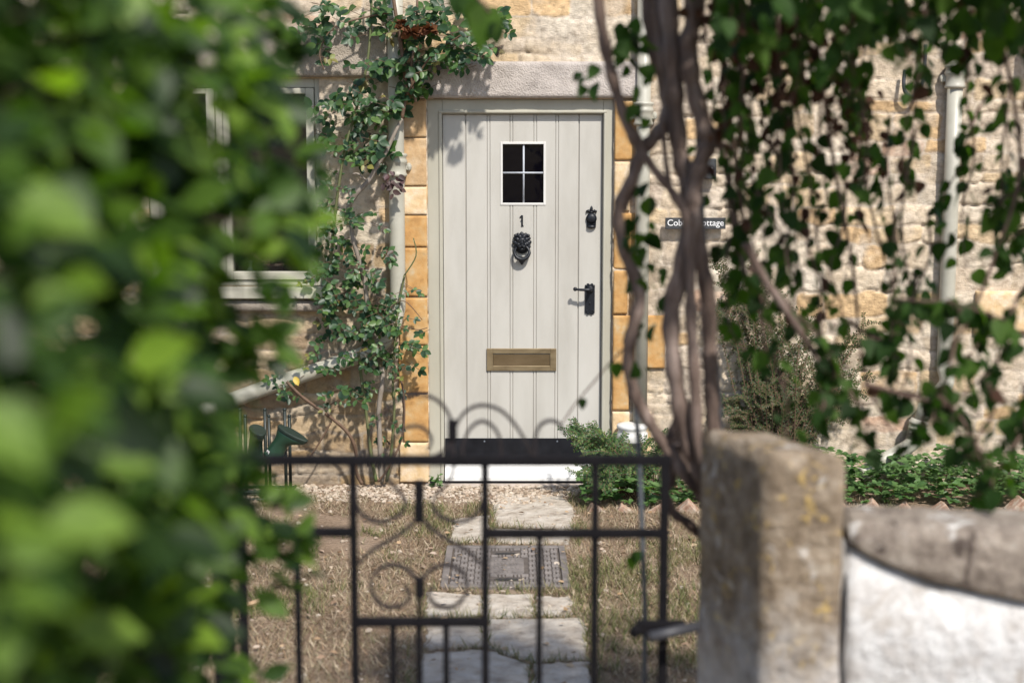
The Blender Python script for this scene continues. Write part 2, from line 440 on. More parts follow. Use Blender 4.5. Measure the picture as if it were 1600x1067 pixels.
class MB:
    def __init__(s):
        s.v, s.f = [], []

    def add(s, vs, fs):
        n = len(s.v)
        s.v += [Vector(p) for p in vs]
        s.f += [tuple(i + n for i in f) for f in fs]
        return s

    def box(s, x0, x1, y0, y1, z0, z1):
        return s.add([(x0, y0, z0), (x1, y0, z0), (x1, y1, z0), (x0, y1, z0), (x0, y0, z1), (x1, y0, z1), (x1, y1, z1), (x0, y1, z1)],
                     [(3, 2, 1, 0), (4, 5, 6, 7), (0, 1, 5, 4), (1, 2, 6, 5), (2, 3, 7, 6), (3, 0, 4, 7)])

    def prism(s, pts, y0, y1):
        """outline (x, z), counter-clockwise seen from -Y, extruded from y0 (front) to y1"""
        n = len(pts)
        vs = [(p[0], y0, p[1]) for p in pts] + [(p[0], y1, p[1]) for p in pts]
        fs = [tuple(range(n)), tuple(range(2 * n - 1, n - 1, -1))]
        fs += [(i, i + n, (i + 1) % n + n, (i + 1) % n) for i in range(n)]
        return s.add(vs, fs)

    def slab(s, pts, z0, z1):
        n = len(pts)
        vs = [(p[0], p[1], z1) for p in pts] + [(p[0], p[1], z0) for p in pts]
        fs = [tuple(range(n)), tuple(range(2 * n - 1, n - 1, -1))]
        fs += [(i, i + n, (i + 1) % n + n, (i + 1) % n) for i in range(n)]
        return s.add(vs, fs)

    def tube(s, pts, rad, sides=8, squash=None):
        pts = [Vector(p) for p in pts]
        n = len(pts)
        if not hasattr(rad, '__len__'):
            rad = [rad] * n
        vs, fs = [], []
        up = None
        for i, p in enumerate(pts):
            t = (pts[min(n - 1, i + 1)] - pts[max(0, i - 1)])
            t = t.normalized() if t.length > 1e-9 else Vector((0, 0, 1))
            if up is None:
                up = Vector((0, 1, 0)) if abs(t.y) < 0.9 else Vector((1, 0, 0))
            a = (up - t * up.dot(t)).normalized()
            bb = t.cross(a)
            up = a
            for k in range(sides):
                an = 2 * math.pi * k / sides
                vs.append(p + (a * math.cos(an) + bb * math.sin(an)) * rad[i])
        for i in range(n - 1):
            for k in range(sides):
                k2 = (k + 1) % sides
                fs.append((i * sides + k, i * sides + k2, (i + 1) * sides + k2, (i + 1) * sides + k))
        fs.append(tuple(range(sides - 1, -1, -1)))
        fs.append(tuple((n - 1) * sides + k for k in range(sides)))
        return s.add(vs, fs)

    def strip(s, pts, th, y0, y1):
        """flat bar on edge that follows a path in the x-z plane"""
        pts = [Vector((p[0], 0, p[1])) for p in pts]
        n = len(pts)
        vs, fs = [], []
        for i, p in enumerate(pts):
            t = (pts[min(n - 1, i + 1)] - pts[max(0, i - 1)]).normalized()
            nn = Vector((-t.z, 0, t.x)) * th / 2
            for (q, y) in ((p + nn, y0), (p + nn, y1), (p - nn, y1), (p - nn, y0)):
                vs.append((q.x, y, q.z))
        for i in range(n - 1):
            for k in range(4):
                k2 = (k + 1) % 4
                fs.append((i * 4 + k, i * 4 + k2, i * 4 + 4 + k2, i * 4 + 4 + k))
        fs += [(3, 2, 1, 0), tuple((n - 1) * 4 + k for k in range(4))]
        return s.add(vs, fs)

    def ball(s, c, r, rot=None, seg=10, rings=7):
        if not hasattr(r, '__len__'):
            r = (r, r, r)
        R = Euler(rot).to_matrix() if rot else Matrix.Identity(3)
        c = Vector(c)
        vs = [c + R @ Vector((0, 0, r[2]))]
        for i in range(1, rings):
            th = math.pi * i / rings
            for k in range(seg):
                ph = 2 * math.pi * k / seg
                vs.append(c + R @ Vector((r[0] * math.sin(th) * math.cos(ph), r[1] * math.sin(th) * math.sin(ph), r[2] * math.cos(th))))
        vs.append(c + R @ Vector((0, 0, -r[2])))
        fs = [(0, 1 + k, 1 + (k + 1) % seg) for k in range(seg)]
        for i in range(rings - 2):
            for k in range(seg):
                a, b = 1 + i * seg + k, 1 + i * seg + (k + 1) % seg
                fs.append((a, a + seg, b + seg, b))
        e = len(vs) - 1
        fs += [(e, 1 + (rings - 2) * seg + (k + 1) % seg, 1 + (rings - 2) * seg + k) for k in range(seg)]
        return s.add(vs, fs)

    def lathe(s, c, prof, seg=20):
        """profile (r, z) turned about a vertical axis through c"""
        vs, fs = [], []
        n = len(prof)
        for (r, z) in prof:
            for k in range(seg):
                a = 2 * math.pi * k / seg
                vs.append((c[0] + r * math.cos(a), c[1] + r * math.sin(a), c[2] + z))
        for i in range(n - 1):
            for k in range(seg):
                k2 = (k + 1) % seg
                fs.append((i * seg + k, i * seg + k2, (i + 1) * seg + k2, (i + 1) * seg + k))
        fs.append(tuple(range(seg - 1, -1, -1)))
        fs.append(tuple((n - 1) * seg + k for k in range(seg)))
        return s.add(vs, fs)

    def build(s, name, m, parent=None, origin=None, bevel=0, smooth=False, seg=2):
        if parent is not None:
            o0 = origin_of(parent)
        else:
            o0 = Vector(origin) if origin is not None else Vector((0, 0, 0))
        me = bpy.data.meshes.new(name)
        me.from_pydata([tuple(p - o0) for p in s.v], [], s.f)
        bm = bmesh.new()
        bm.from_mesh(me)
        bmesh.ops.recalc_face_normals(bm, faces=bm.faces)
        bm.to_mesh(me)
        bm.free()
        if smooth:
            me.polygons.foreach_set('use_smooth', [True] * len(me.polygons))
        o = link_mesh(name, me, m, parent, o0)
        if bevel:
            md = o.modifiers.new('bevel', 'BEVEL')
            md.width = bevel
            md.segments = seg
            md.limit_method = 'ANGLE'
            md.angle_limit = math.radians(40)
        return o


def np_mesh(name, V, loops, starts, totals, m, parent=None, origin=(0, 0, 0), smooth=True):
    o0 = origin_of(parent) if parent is not None else Vector(origin)
    me = bpy.data.meshes.new(name)
    V = np.asarray(V, dtype=np.float32) - np.array(o0, dtype=np.float32)
    me.vertices.add(len(V))
    me.vertices.foreach_set('co', V.ravel())
    me.loops.add(len(loops))
    me.loops.foreach_set('vertex_index', np.asarray(loops, dtype=np.int32))
    me.polygons.add(len(starts))
    me.polygons.foreach_set('loop_start', np.asarray(starts, dtype=np.int32))
    me.polygons.foreach_set('loop_total', np.asarray(totals, dtype=np.int32))
    me.polygons.foreach_set('use_smooth', np.full(len(starts), smooth))
    me.update(calc_edges=True)
    me.validate()
    return link_mesh(name, me, m, parent, o0)


OVATE = (np.array([(0, 0, 0), (-.26, .28, .05), (0, .28, -.03), (.26, .28, .05), (-.25, .6, .03), (0, .6, -.05), (.25, .6, .03), (0, 1, -.12)], dtype=float),
         [(0, 2, 1), (0, 3, 2), (1, 2, 5, 4), (2, 3, 6, 5), (4, 5, 7), (5, 6, 7)])
ROSE = (np.array([(0, 0, 0), (-.2, .14, .03), (0, .14, -.02), (.2, .14, .03), (-.31, .4, .06), (0, .42, -.03), (.31, .4, .06),
                  (-.24, .72, .04), (0, .74, -.05), (.24, .72, .04), (0, 1, -.11)], dtype=float),
        [(0, 2, 1), (0, 3, 2), (1, 2, 5, 4), (2, 3, 6, 5), (4, 5, 8, 7), (5, 6, 9, 8), (7, 8, 10), (8, 9, 10)])
HEART = (np.array([(0, 0, 0), (-.25, .02, .03), (.25, .02, .03), (-.40, .26, .05), (0, .28, -.03), (.40, .26, .05), (-.30, .6, .02), (0, .62, -.05), (.30, .6, .02),
                   (0, 1, -.16)], dtype=float),
         [(0, 4, 3, 1), (0, 2, 5, 4), (3, 4, 7, 6), (4, 5, 8, 7), (6, 7, 9), (7, 8, 9)])
TINY = (np.array([(0, 0, 0), (-.3, .5, .05), (.3, .5, .05), (0, 1, 0)], dtype=float), [(0, 2, 1), (1, 2, 3)])
BLADE = (np.array([(-.035, 0, 0), (.035, 0, 0), (.025, .5, .04), (-.025, .5, .04), (0, 1, .16)], dtype=float), [(0, 1, 2, 3), (3, 2, 4)])


def unit(a):
    a = np.asarray(a, dtype=float)
    return a / (np.linalg.norm(a, axis=-1, keepdims=True) + 1e-9)


def leaves(name, tmpl, P, D, N, S, m, parent=None, origin=(0, 0, 0), smooth=True):
    tv, tf = tmpl
    P, D, N, S = np.asarray(P, float), unit(D), np.asarray(N, float), np.asarray(S, float)
    N = unit(N - D * np.sum(N * D, axis=1, keepdims=True))
    X = np.cross(D, N)
    V = P[:, None, :] + S[:, None, None] * (tv[None, :, 0:1] * X[:, None, :] + tv[None, :, 1:2] * D[:, None, :] + tv[None, :, 2:3] * N[:, None, :])
    k, nv = len(P), len(tv)
    fl = np.concatenate([np.array(f) for f in tf])
    ft = np.array([len(f) for f in tf])
    loops = (fl[None, :] + (np.arange(k) * nv)[:, None]).ravel()
    totals = np.tile(ft, k)
    starts = np.concatenate([[0], np.cumsum(totals)[:-1]])
    return np_mesh(name, V.reshape(-1, 3), loops, starts, totals, m, parent, origin, smooth)


def smooth_path(pts, n=6):
    """Catmull-Rom through points"""
    pts = [Vector(p) for p in pts]
    if len(pts) < 3:
        return pts
    out = []
    for i in range(len(pts) - 1):
        p0, p1, p2, p3 = pts[max(0, i - 1)], pts[i], pts[i + 1], pts[min(len(pts) - 1, i + 2)]
        for k in range(n):
            t = k / n
            out.append(0.5 * ((2 * p1) + (p2 - p0) * t + (2 * p0 - 5 * p1 + 4 * p2 - p3) * t * t + (3 * p1 - p0 - 3 * p2 + p3) * t ** 3))
    out.append(pts[-1])
    return out


def vnoise(x, y, seed=0):
    """smooth value noise, numpy"""
    r = np.random.default_rng(seed)
    T = r.random((64, 64))
    xi, yi = np.floor(x).astype(int), np.floor(y).astype(int)
    fx, fy = x - xi, y - yi
    fx, fy = fx * fx * (3 - 2 * fx), fy * fy * (3 - 2 * fy)
    a, b = T[xi % 64, yi % 64], T[(xi + 1) % 64, yi % 64]
    c, d = T[xi % 64, (yi + 1) % 64], T[(xi + 1) % 64, (yi + 1) % 64]
    return (a * (1 - fx) + b * fx) * (1 - fy) + (c * (1 - fx) + d * fx) * fy


def fbm(x, y, seed=0, o=4):
    s, a, t = 0, 1, 0
    for k in range(o):
        s = s + a * vnoise(x * 2 ** k + 7.3 * k, y * 2 ** k + 3.1 * k, seed + k)
        t += a
        a *= .55
    return s / t


# ---------------------------------------------------------------- ground
g = MB().box(-60, 60, -60, 40, -0.5, 0.0)
tag(g.build('ground', M['ground']), kind='structure')

# door and window measures on the facade (metres)
DX0, DX1 = WX(692), WX(941)               # leaf
DTOP, DBOT = WZ(178), WZ(752)
FX0, FX1, FTOP = WX(668.5), WX(957.5), WZ(155)
WINX0, WINX1, WINT, WINB = WX(236), WX(504), WZ(122), WZ(447)

# ---------------------------------------------------------------- cottage
cottage = empty('stone_cottage', (0, 0, 0), 'stone cottage front of cream rubble with a pale panelled front door and ochre door surround', 'cottage')


def rubble_wall():
    x0, x1, z0, z1, h = -4.3, 4.3, -0.1, 3.0, 0.009
    nx, nz = int((x1 - x0) / h) + 1, int((z1 - z0) / h) + 1
    X, Z = np.meshgrid(np.linspace(x0, x1, nx), np.linspace(z0, z1, nz))
    wx = X + 0.07 * (fbm(X * 4, Z * 4, 3) - .5) + 0.02 * (fbm(X * 16, Z * 16, 5, 3) - .5)
    wz = Z + 0.085 * (fbm(X * 3, Z * 5, 9) - .5) + 0.02 * (fbm(X * 18, Z * 18, 15, 3) - .5)
    r = np.random.default_rng(5)
    zb = [z0 - .2]
    while zb[-1] < z1 + .2:
        zb.append(zb[-1] + r.uniform(.06, .14))
    zb = np.array(zb)
    ci = np.clip(np.searchsorted(zb, wz) - 1, 0, len(zb) - 2)
    dist = np.zeros_like(X)
    off = np.zeros_like(X)
    colr = np.zeros(X.shape + (3,))
    pal = np.array([(.54, .45, .34), (.51, .43, .34), (.57, .50, .405), (.46, .385, .295), (.53, .375, .215), (.55, .43, .285), (.45, .38, .31), (.48, .33, .24)])
    pw = np.array([.2, .18, .16, .14, .10, .12, .07, .03])
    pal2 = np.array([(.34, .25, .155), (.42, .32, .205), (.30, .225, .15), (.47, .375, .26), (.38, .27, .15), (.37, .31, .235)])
    for c in range(len(zb) - 1):
        msk = ci == c
        if not msk.any():
            continue
        xb = [x0 - .3 - r.uniform(0, .2)]
        while xb[-1] < x1 + .3:
            xb.append(xb[-1] + r.uniform(.11, .36))
        xb = np.array(xb)
        x, z = wx[msk], wz[msk]
        k = np.clip(np.searchsorted(xb, x) - 1, 0, len(xb) - 2)
        dx = np.minimum(x - xb[k], xb[k + 1] - x)
        dz = np.minimum(z - zb[c], zb[c + 1] - z)
        cr = .025
        d = np.where((dx < cr) & (dz < cr), cr - np.hypot(np.maximum(cr - dx, 0), np.maximum(cr - dz, 0)), np.minimum(dx, dz))
        dist[msk] = d
        off[msk] = r.normal(0, .0035, len(xb))[k]
        pc = pal[r.choice(len(pal), len(xb), p=pw)] * r.uniform(.88, 1.1, (len(xb), 1))
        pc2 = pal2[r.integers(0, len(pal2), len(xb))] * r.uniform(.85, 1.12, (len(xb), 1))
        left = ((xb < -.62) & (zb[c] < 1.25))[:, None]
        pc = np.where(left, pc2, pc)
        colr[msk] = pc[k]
    big = fbm(X * 9, Z * 13, 31, 5) - .5
    fine = fbm(X * 38, Z * 44, 41, 3) - .5
    flush = np.clip((fbm(X * 1.6, Z * 2.2, 51, 3) - .34) * 6, 0, 1)         # places pointed up flush with mortar
    e = np.clip(dist / .016, 0, 1)
    e = e * e * (3 - 2 * e)
    H = e * (.007 - .0045 * flush) + off * e * (1 - .5 * flush) + big * .024 * (.35 + .65 * e) + fine * .007
    ao = np.clip((.010 - dist) / .010, 0, 1)
    mort = np.array((.525, .455, .375))
    mw = (1 - np.clip((dist - .001) / .009, 0, 1)) * (.55 + .35 * flush)
    smear = np.clip((fbm(X * 7, Z * 7, 61, 4) - .52) * 5, 0, 1) * flush * .7
    mw = np.clip(mw + smear * (1 - mw), 0, 1)[..., None]
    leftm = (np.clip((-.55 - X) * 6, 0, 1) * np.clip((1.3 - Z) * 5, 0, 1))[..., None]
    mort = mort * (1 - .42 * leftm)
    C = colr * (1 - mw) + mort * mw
    # dark open cracks where the mortar has fallen out
    crack = np.clip((.005 - dist) / .004, 0, 1) * np.clip((fbm(X * 3.5, Z * 3.5, 71, 3) - .55) * 9, 0, 1)
    H = H - crack * .012
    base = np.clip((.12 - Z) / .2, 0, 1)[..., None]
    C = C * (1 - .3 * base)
    Y = -(H - .010)
    V = np.stack([X, Y, Z], -1).reshape(-1, 3)
    ii = np.arange(nx * nz).reshape(nz, nx)
    q = np.stack([ii[:-1, :-1], ii[:-1, 1:], ii[1:, 1:], ii[1:, :-1]], -1).reshape(-1, 4)
    cx = (X[:-1, :-1] + h / 2).ravel()
    cz = (Z[:-1, :-1] + h / 2).ravel()
    hole = ((cx > FX0) & (cx < FX1) & (cz < FTOP)) | ((cx > WINX0) & (cx < WINX1) & (cz > WINB) & (cz < WINT))
    q = q[~hole]
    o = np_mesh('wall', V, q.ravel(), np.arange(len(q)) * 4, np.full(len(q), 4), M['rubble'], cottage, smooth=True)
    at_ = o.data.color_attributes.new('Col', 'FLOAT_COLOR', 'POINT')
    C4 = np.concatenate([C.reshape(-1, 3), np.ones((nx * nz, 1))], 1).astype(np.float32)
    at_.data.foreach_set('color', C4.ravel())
    return o


rubble_wall()
# the room behind door and window, closed so that no daylight leaks in
rm = MB()
rm.box(-4.3, -3.2, .06, .4, -.1, 3.0)
rm.box(3.2, 4.3, .06, .4, -.1, 3.0)
rm.box(-3.2, 3.2, 2.6, 2.7, -.1, 3.0)
rm.box(-3.2, 3.2, .05, 2.6, 2.9, 3.0)
rm.box(-3.2, -3.1, .05, 2.6, -.1, 2.9)
rm.box(3.1, 3.2, .05, 2.6, -.1, 2.9)
rm.box(-3.1, 3.1, .05, 2.6, -.1, -.02)
# the inner skin of the wall round the openings
rm.box(-3.1, WINX0 - .001, .10, .4, -.02, 2.9)
rm.box(WINX1 + .001, FX0 - .001, .10, .4, -.02, 2.9)
rm.box(FX1 + .001, 3.1, .10, .4, -.02, 2.9)
rm.box(WINX0, WINX1, .10, .4, WINT, 2.9)
rm.box(WINX0, WINX1, .10, .4, -.02, WINB - .02)
rm.box(FX0, FX1, .10, .4, FTOP, 2.9)
rm.build('room_interior', M['dark_room'], cottage)


def rough_block(name, x0, x1, z0, z1, y0, y1, m, amp=.006, step=.02, seed=0, parent=None, round_=.012):
    """ashlar block with an uneven, worn face and rounded edges"""
    nx, nz = max(3, int((x1 - x0) / step) + 1), max(3, int((z1 - z0) / step) + 1)
    X, Z = np.meshgrid(np.linspace(x0, x1, nx), np.linspace(z0, z1, nz))
    d = np.minimum(np.minimum(X - x0, x1 - X), np.minimum(Z - z0, z1 - Z))
    e = np.clip(d / round_, 0, 1)
    e = np.sqrt(np.clip(1 - (1 - e) ** 2, 0, 1))
    Y = y0 + (1 - e) * round_ - amp * 2 * (fbm(X * 14 + seed, Z * 14, seed, 4) - .5)
    mb = MB()
    vs = [(X[j, i], Y[j, i], Z[j, i]) for j in range(nz) for i in range(nx)]
    fs = [(j * nx + i, j * nx + i + 1, (j + 1) * nx + i + 1, (j + 1) * nx + i) for j in range(nz - 1) for i in range(nx - 1)]
    per = [i for i in range(nx)] + [j * nx + nx - 1 for j in range(1, nz)] + [(nz - 1) * nx + i for i in range(nx - 2, -1, -1)] + [j * nx for j in range(nz - 2, 0, -1)]
    n0 = len(vs)
    vs += [(vs[i][0], y1, vs[i][2]) for i in per]
    k = len(per)
    fs += [(per[i], n0 + i, n0 + (i + 1) % k, per[(i + 1) % k]) for i in range(k)]
    mb.add(vs, fs)
    o = mb.build(name, m, parent or cottage, smooth=True)
    return o


rough_block('door_lintel', WX(648), WX(1012), WZ(154), WZ(97), -.035, .12, M['lintel'], .007, .012, 4)
rough_block('window_lintel', WX(215), WX(612), WZ(121), WZ(42), -.034, .12, M['lintel_grey'], .009, .012, 8)
ql = [(157, 214, 'quoin_dull'), (217, 290, 'quoin_dull'), (293, 335, 'quoin_pale'), (338, 385, 'quoin'), (388, 462, 'quoin'), (466, 538, 'quoin'),
      (541, 613, 'quoin'), (617, 689, 'quoin'), (692, 752, 'quoin_pale')]
for k, (a, b, mm) in enumerate(ql):
    wl = [626, 630, 622, 626, 631, 624, 622, 629, 622][k]
    rough_block('quoin_stone', WX(wl), FX0 - .003, WZ(b + .6), WZ(a - .6), -.012, .1, M[mm], .005, .008, 20 + k, round_=.0035)
qr = [(157, 250, 'quoin'), (253, 330, 'quoin_pale'), (333, 420, 'quoin'), (423, 490, 'quoin'), (493, 575, 'quoin'), (578, 640, 'quoin'), (643, 752, 'quoin_pale')]
for k, (a, b, mm) in enumerate(qr):
    wr = [1012, 982, 1010, 980, 1040, 984, 1020][k]
    rough_block('quoin_stone', FX1 + .003, WX(wr), WZ(b), WZ(a), -.012, .1, M[mm], .005, .008, 40 + k, round_=.0035)
# a large ochre block further along the wall
rough_block('quoin_stone', WX(1525), WX(1645), WZ(520), WZ(455), -.02, .08, M['quoin_pale'], .004, .012, 60, round_=.008)

# door frame
fr = MB()
FY0 = .022
LEAFY = .050
fr.box(FX0, DX0, FY0, .14, -.01, FTOP)
fr.box(DX1, FX1, FY0, .14, -.01, FTOP)
fr.box(DX0, DX1, FY0, .14, DTOP, FTOP)
frame = fr.build('door_frame', M['frame_paint'], cottage, bevel=.004)
bd = MB()      # raised outer bead and inner moulding
bw = .018
bd.box(DX0 - bw, DX0 - .004, FY0 - .008, FY0 - .0004, .0, DTOP + .004)
bd.box(DX1 + .004, DX1 + bw, FY0 - .008, FY0 - .0004, .0, DTOP + .004)
bd.box(DX0 - bw, DX1 + bw, FY0 - .008, FY0 - .0004, DTOP + .0045, DTOP + bw)
bd.build('moulding', M['frame_paint'], frame, bevel=.003)

# door leaf: beaded boards
GX = [(WX(728), 1), (WX(763.5), 2), (WX(799), 2), (WX(836), 2), (WX(870), 2), (WX(904), 1)]
PX0, PX1, PZ0, PZ1 = WX(783), WX(851.5), WZ(320), WZ(223)


def leaf_profile(xa, xb):
    p = [(xa, 0.0)]
    for gx, kind in GX:
        cs = [gx] if kind == 1 else [gx - .0075, gx + .0075]
        for c in cs:
            if xa + .01 < c < xb - .01:
                wd, dp = (.0042, .009) if kind == 1 else (.0026, .0055)
                p += [(c - wd, 0), (c - wd * .35, dp), (c + wd * .35, dp), (c + wd, 0)]
    p.append((xb, 0.0))
    return p


dl = MB()
for (xa, xb, za, zb_) in ((DX0 + .003, DX1 - .003, DBOT + .012, PZ0), (DX0 + .003, DX1 - .003, PZ1, DTOP - .003), (DX0 + .003, PX0, PZ0, PZ1), (PX1, DX1 - .003, PZ0, PZ1)):
    pr = leaf_profile(xa, xb)
    n = len(pr)
    vs = [(x, LEAFY + y, za) for x, y in pr] + [(x, LEAFY + y, zb_) for x, y in pr] + [(xa, .095, za), (xb, .095, za), (xa, .095, zb_), (xb, .095, zb_)]
    fs = [(i, i + 1, n + i + 1, n + i) for i in range(n - 1)]
    fs += [(2 * n + 1, 2 * n, 2 * n + 2, 2 * n + 3), (0, n, 2 * n + 2, 2 * n), (n - 1, 2 * n + 1, 2 * n + 3, 2 * n - 1)]
    fs += [tuple(range(n - 1, -1, -1)) + (2 * n, 2 * n + 1), tuple(range(n, 2 * n)) + (2 * n + 3, 2 * n + 2)]
    dl.add(vs, fs)
door = dl.build('door', M['leaf_paint'], cottage)
# little glazed light
gf = MB()
b_ = .0085
gf.box(PX0 - .004, PX0 + b_, LEAFY - .004, LEAFY + .03, PZ0 - .004, PZ1 + .004)
gf.box(PX1 - b_, PX1 + .004, LEAFY - .004, LEAFY + .03, PZ0 - .004, PZ1 + .004)
gf.box(PX0 + b_, PX1 - b_, LEAFY - .004, LEAFY + .03, PZ0 - .004, PZ0 + b_)
gf.box(PX0 + b_, PX1 - b_, LEAFY - .004, LEAFY + .03, PZ1 - b_, PZ1 + .004)
gf.build('glazing_frame', M['glaze_paint'], door, bevel=.002)
gl = MB()
gl.box(PX0 + b_, PX1 - b_, LEAFY + .012, LEAFY + .016, PZ0 + b_, PZ1 - b_)
gl.build('glass_pane', M['black_glass'], door)
lc = MB()
xm, zm = (PX0 + PX1) / 2 + .003, (PZ0 + PZ1) / 2 + .004
lc.tube([(xm, LEAFY + .009, PZ0 + b_), (xm, LEAFY + .009, PZ1 - b_)], .0052, 8)
lc.tube([(PX0 + b_, LEAFY + .0085, zm), (PX1 - b_, LEAFY + .0085, zm)], .0052, 8)
lc.ball((xm, LEAFY + .008, zm), (.009, .006, .009))
lc.build('lead_cross', M['lead'], door, smooth=True)

# numeral 1
nx_, nz_ = WX(815.5), WZ(346)
one = MB().prism([(nx_ - .004, nz_ - .03), (nx_ + .010, nz_ - .028), (nx_ + .006, nz_ - .022), (nx_ + .006, nz_ + .03), (nx_ - .002, nz_ + .032), (nx_ - .012, nz_ + .022),
                  (nx_ - .011, nz_ + .017), (nx_ - .003, nz_ + .02), (nx_ - .003, nz_ + .004), (nx_ - .008, nz_ + .001), (nx_ - .003, nz_ - .003), (nx_ - .003, nz_ - .022)], LEAFY - .005, LEAFY - .0005)
one.build('house_number', M['black_iron'], door)


# lion mask knocker
def knocker():
    kx, kz = WX(815.5), WZ(381)
    y = LEAFY
    mb = MB()
    mb.ball((kx, y - .006, kz - .004), (.045, .014, .054), seg=16)
    rr = random.Random(3)
    for ring, (rx, rz, n, r0) in enumerate(((.034, .040, 12, .0165), (.025, .031, 9, .0150))):
        for i in range(n):
            a = 2 * math.pi * (i + .5 * ring) / n + math.pi / 2
            if -2.2 < math.atan2(math.sin(a), math.cos(a)) < -.95:
                continue
            c = Vector((kx + rx * math.cos(a), y - .012 - .007 * ring, kz + .004 + rz * math.sin(a)))
            mb.ball(c, (r0 * .78, .010, r0 * 1.2), (0, -a + math.pi / 2 + rr.uniform(-.3, .3), 0), 8, 6)
    mb.ball((kx, y - .022, kz - .002), (.028, .020, .038), seg=12)           # face
    mb.ball((kx, y - .036, kz + .020), (.020, .010, .011))                   # brow
    for s in (-1, 1):
        mb.ball((kx + s * .013, y - .040, kz + .015), (.009, .006, .0045), (0, s * .35, 0))   # eyebrow
        mb.ball((kx + s * .011, y - .038, kz + .006), (.0055, .005, .004))                    # eye
        mb.ball((kx + s * .018, y - .034, kz - .006), (.010, .010, .012))                     # cheek
        mb.ball((kx + s * .009, y - .046, kz - .016), (.011, .010, .009))                     # muzzle
        mb.ball((kx + s * .034, y - .016, kz + .042), (.010, .010, .010))                     # ear
    mb.ball((kx, y - .044, kz + .001), (.0065, .011, .019))                  # nose bridge
    mb.ball((kx, y - .054, kz - .010), (.009, .006, .006))                   # nose tip
    mb.ball((kx, y - .040, kz - .030), (.014, .010, .009))                   # chin
    o = mb.build('door_knocker', M['black_iron'], door, smooth=True)
    rg = MB()
    pts, rad = [], []
    rcz = kz - .048
    for i in range(25):
        a = 2 * math.pi * i / 24
        pts.append((kx + .040 * math.sin(a), y - .030 + .010 * math.cos(a), rcz + .037 * math.cos(a)))
        rad.append(.0062 + .004 * (1 - math.cos(a)) / 2)
    rg.tube(pts, rad, 8)
    rg.ball((kx, y - .024, rcz - .041), (.020, .014, .018), seg=8)
    rg.ball((kx, y - .022, rcz - .056), (.010, .010, .013), seg=8)
    for s in (-1, 1):
        rg.ball((kx + s * .017, y - .024, rcz - .034), (.013, .010, .010), (0, s * .7, 0), 8, 6)
        rg.ball((kx + s * .041, y - .028, rcz - .004), (.008, .009, .010))
    rg.build('knocker_ring', M['black_iron'], door, smooth=True)
    return o


knocker()


def lock_cover():
    cx, cz, y = WX(924), WZ(342), LEAFY
    mb = MB()
    mb.lathe((0, 0, 0), [(.0001, 0)], 3) if False else None
    pts = []
    for i in range(24):
        a = 2 * math.pi * i / 24
        pts.append((cx + .029 * math.cos(a), cz + .029 * math.sin(a)))
    mb.prism(pts, y - .012, y - .0005)
    mb.prism([(cx - .024, cz - .05), (cx + .024, cz - .05), (cx + .026, cz - .01), (cx - .026, cz - .01)], y - .009, y - .0004)
    mb.ball((cx, y - .014, cz), (.024, .008, .024), seg=14)
    mb.ball((cx, y - .012, cz - .045), (.024, .012, .010), seg=12)
    # fleur top
    mb.ball((cx, y - .007, cz + .048), (.008, .006, .020))
    mb.ball((cx, y - .007, cz + .034), (.017, .006, .006))
    for s in (-1, 1):
        mb.tube([(cx + s * .006, y - .007, cz + .032), (cx + s * .017, y - .007, cz + .044), (cx + s * .025, y - .007, cz + .040), (cx + s * .026, y - .007, cz + .031)], [.007, .006, .0055, .004], 8)
    mb.build('lock_cover', M['black_iron'], door, smooth=True)


lock_cover()


def door_handle():
    cx, z0, z1, y = WX(922.5), WZ(493), WZ(444), LEAFY
    hw = .0265
    mb = MB()
    pts = [(cx - hw, z0 + .008), (cx - hw * .7, z0 + .008), (cx - hw * .6, z0), (cx - hw * .25, z0), (cx, z0 + .007), (cx + hw * .25, z0), (cx + hw * .6, z0), (cx + hw * .7, z0 + .008), (cx + hw, z0 + .008),
           (cx + hw, z1 - .008), (cx + hw * .7, z1 - .008), (cx + hw * .6, z1), (cx + hw * .25, z1), (cx, z1 - .007), (cx - hw * .25, z1), (cx - hw * .6, z1), (cx - hw * .7, z1 - .008), (cx - hw, z1 - .008)]
    mb.prism(pts, y - .009, y - .0005)
    zl = WZ(453)
    mb.ball((cx, y - .014, zl), (.020, .012, .020), seg=14)
    for (dx, zz) in ((-.017, z0 + .022), (.017, z0 + .022), (-.017, z1 - .014), (.017, z1 - .014)):
        mb.ball((cx + dx, y - .010, zz), (.005, .004, .005), seg=8)
    mb.ball((cx, y - .009, z0 + .062), (.005, .003, .008))
    mb.build('handle_plate', M['black_iron'], door, smooth=False, bevel=.001)
    lv = MB()
    pts = smooth_path([(cx, y - .010, zl), (cx, y - .055, zl), (cx - .02, y - .066, zl + .001), (cx - .055, y - .064, zl + .002), (cx - .078, y - .060, zl + .004)], 5)
    lv.tube(pts, [.010 - .0035 * i / (len(pts) - 1) for i in range(len(pts))], 10)
    lv.ball((cx - .083, y - .059, zl + .005), .0115, seg=10)
    lv.build('handle_lever', M['black_iron'], door, smooth=True)


door_handle()


def letter_plate():
    x0, x1, z0, z1, y = WX(760), WX(870), WZ(581), WZ(546), LEAFY
    mb = MB()
    b1 = .034
    b2 = .028
    mb.box(x0, x0 + b1, y - .010, y - .0005, z0, z1)
    mb.box(x1 - b1, x1, y - .010, y - .0005, z0, z1)
    mb.box(x0 + b1, x1 - b1, y - .010, y - .0005, z0, z0 + b2)
    mb.box(x0 + b1, x1 - b1, y - .010, y - .0005, z1 - b2, z1)
    o = mb.build('letter_plate', M['brass'], door, bevel=.002)
    fl = MB().box(x0 + b1 + .001, x1 - b1 - .001, y - .0042, y - .0006, z0 + b2 + .001, z1 - b2 - .004)
    fl.build('letter_flap', M['brass_in'], door, bevel=.001)


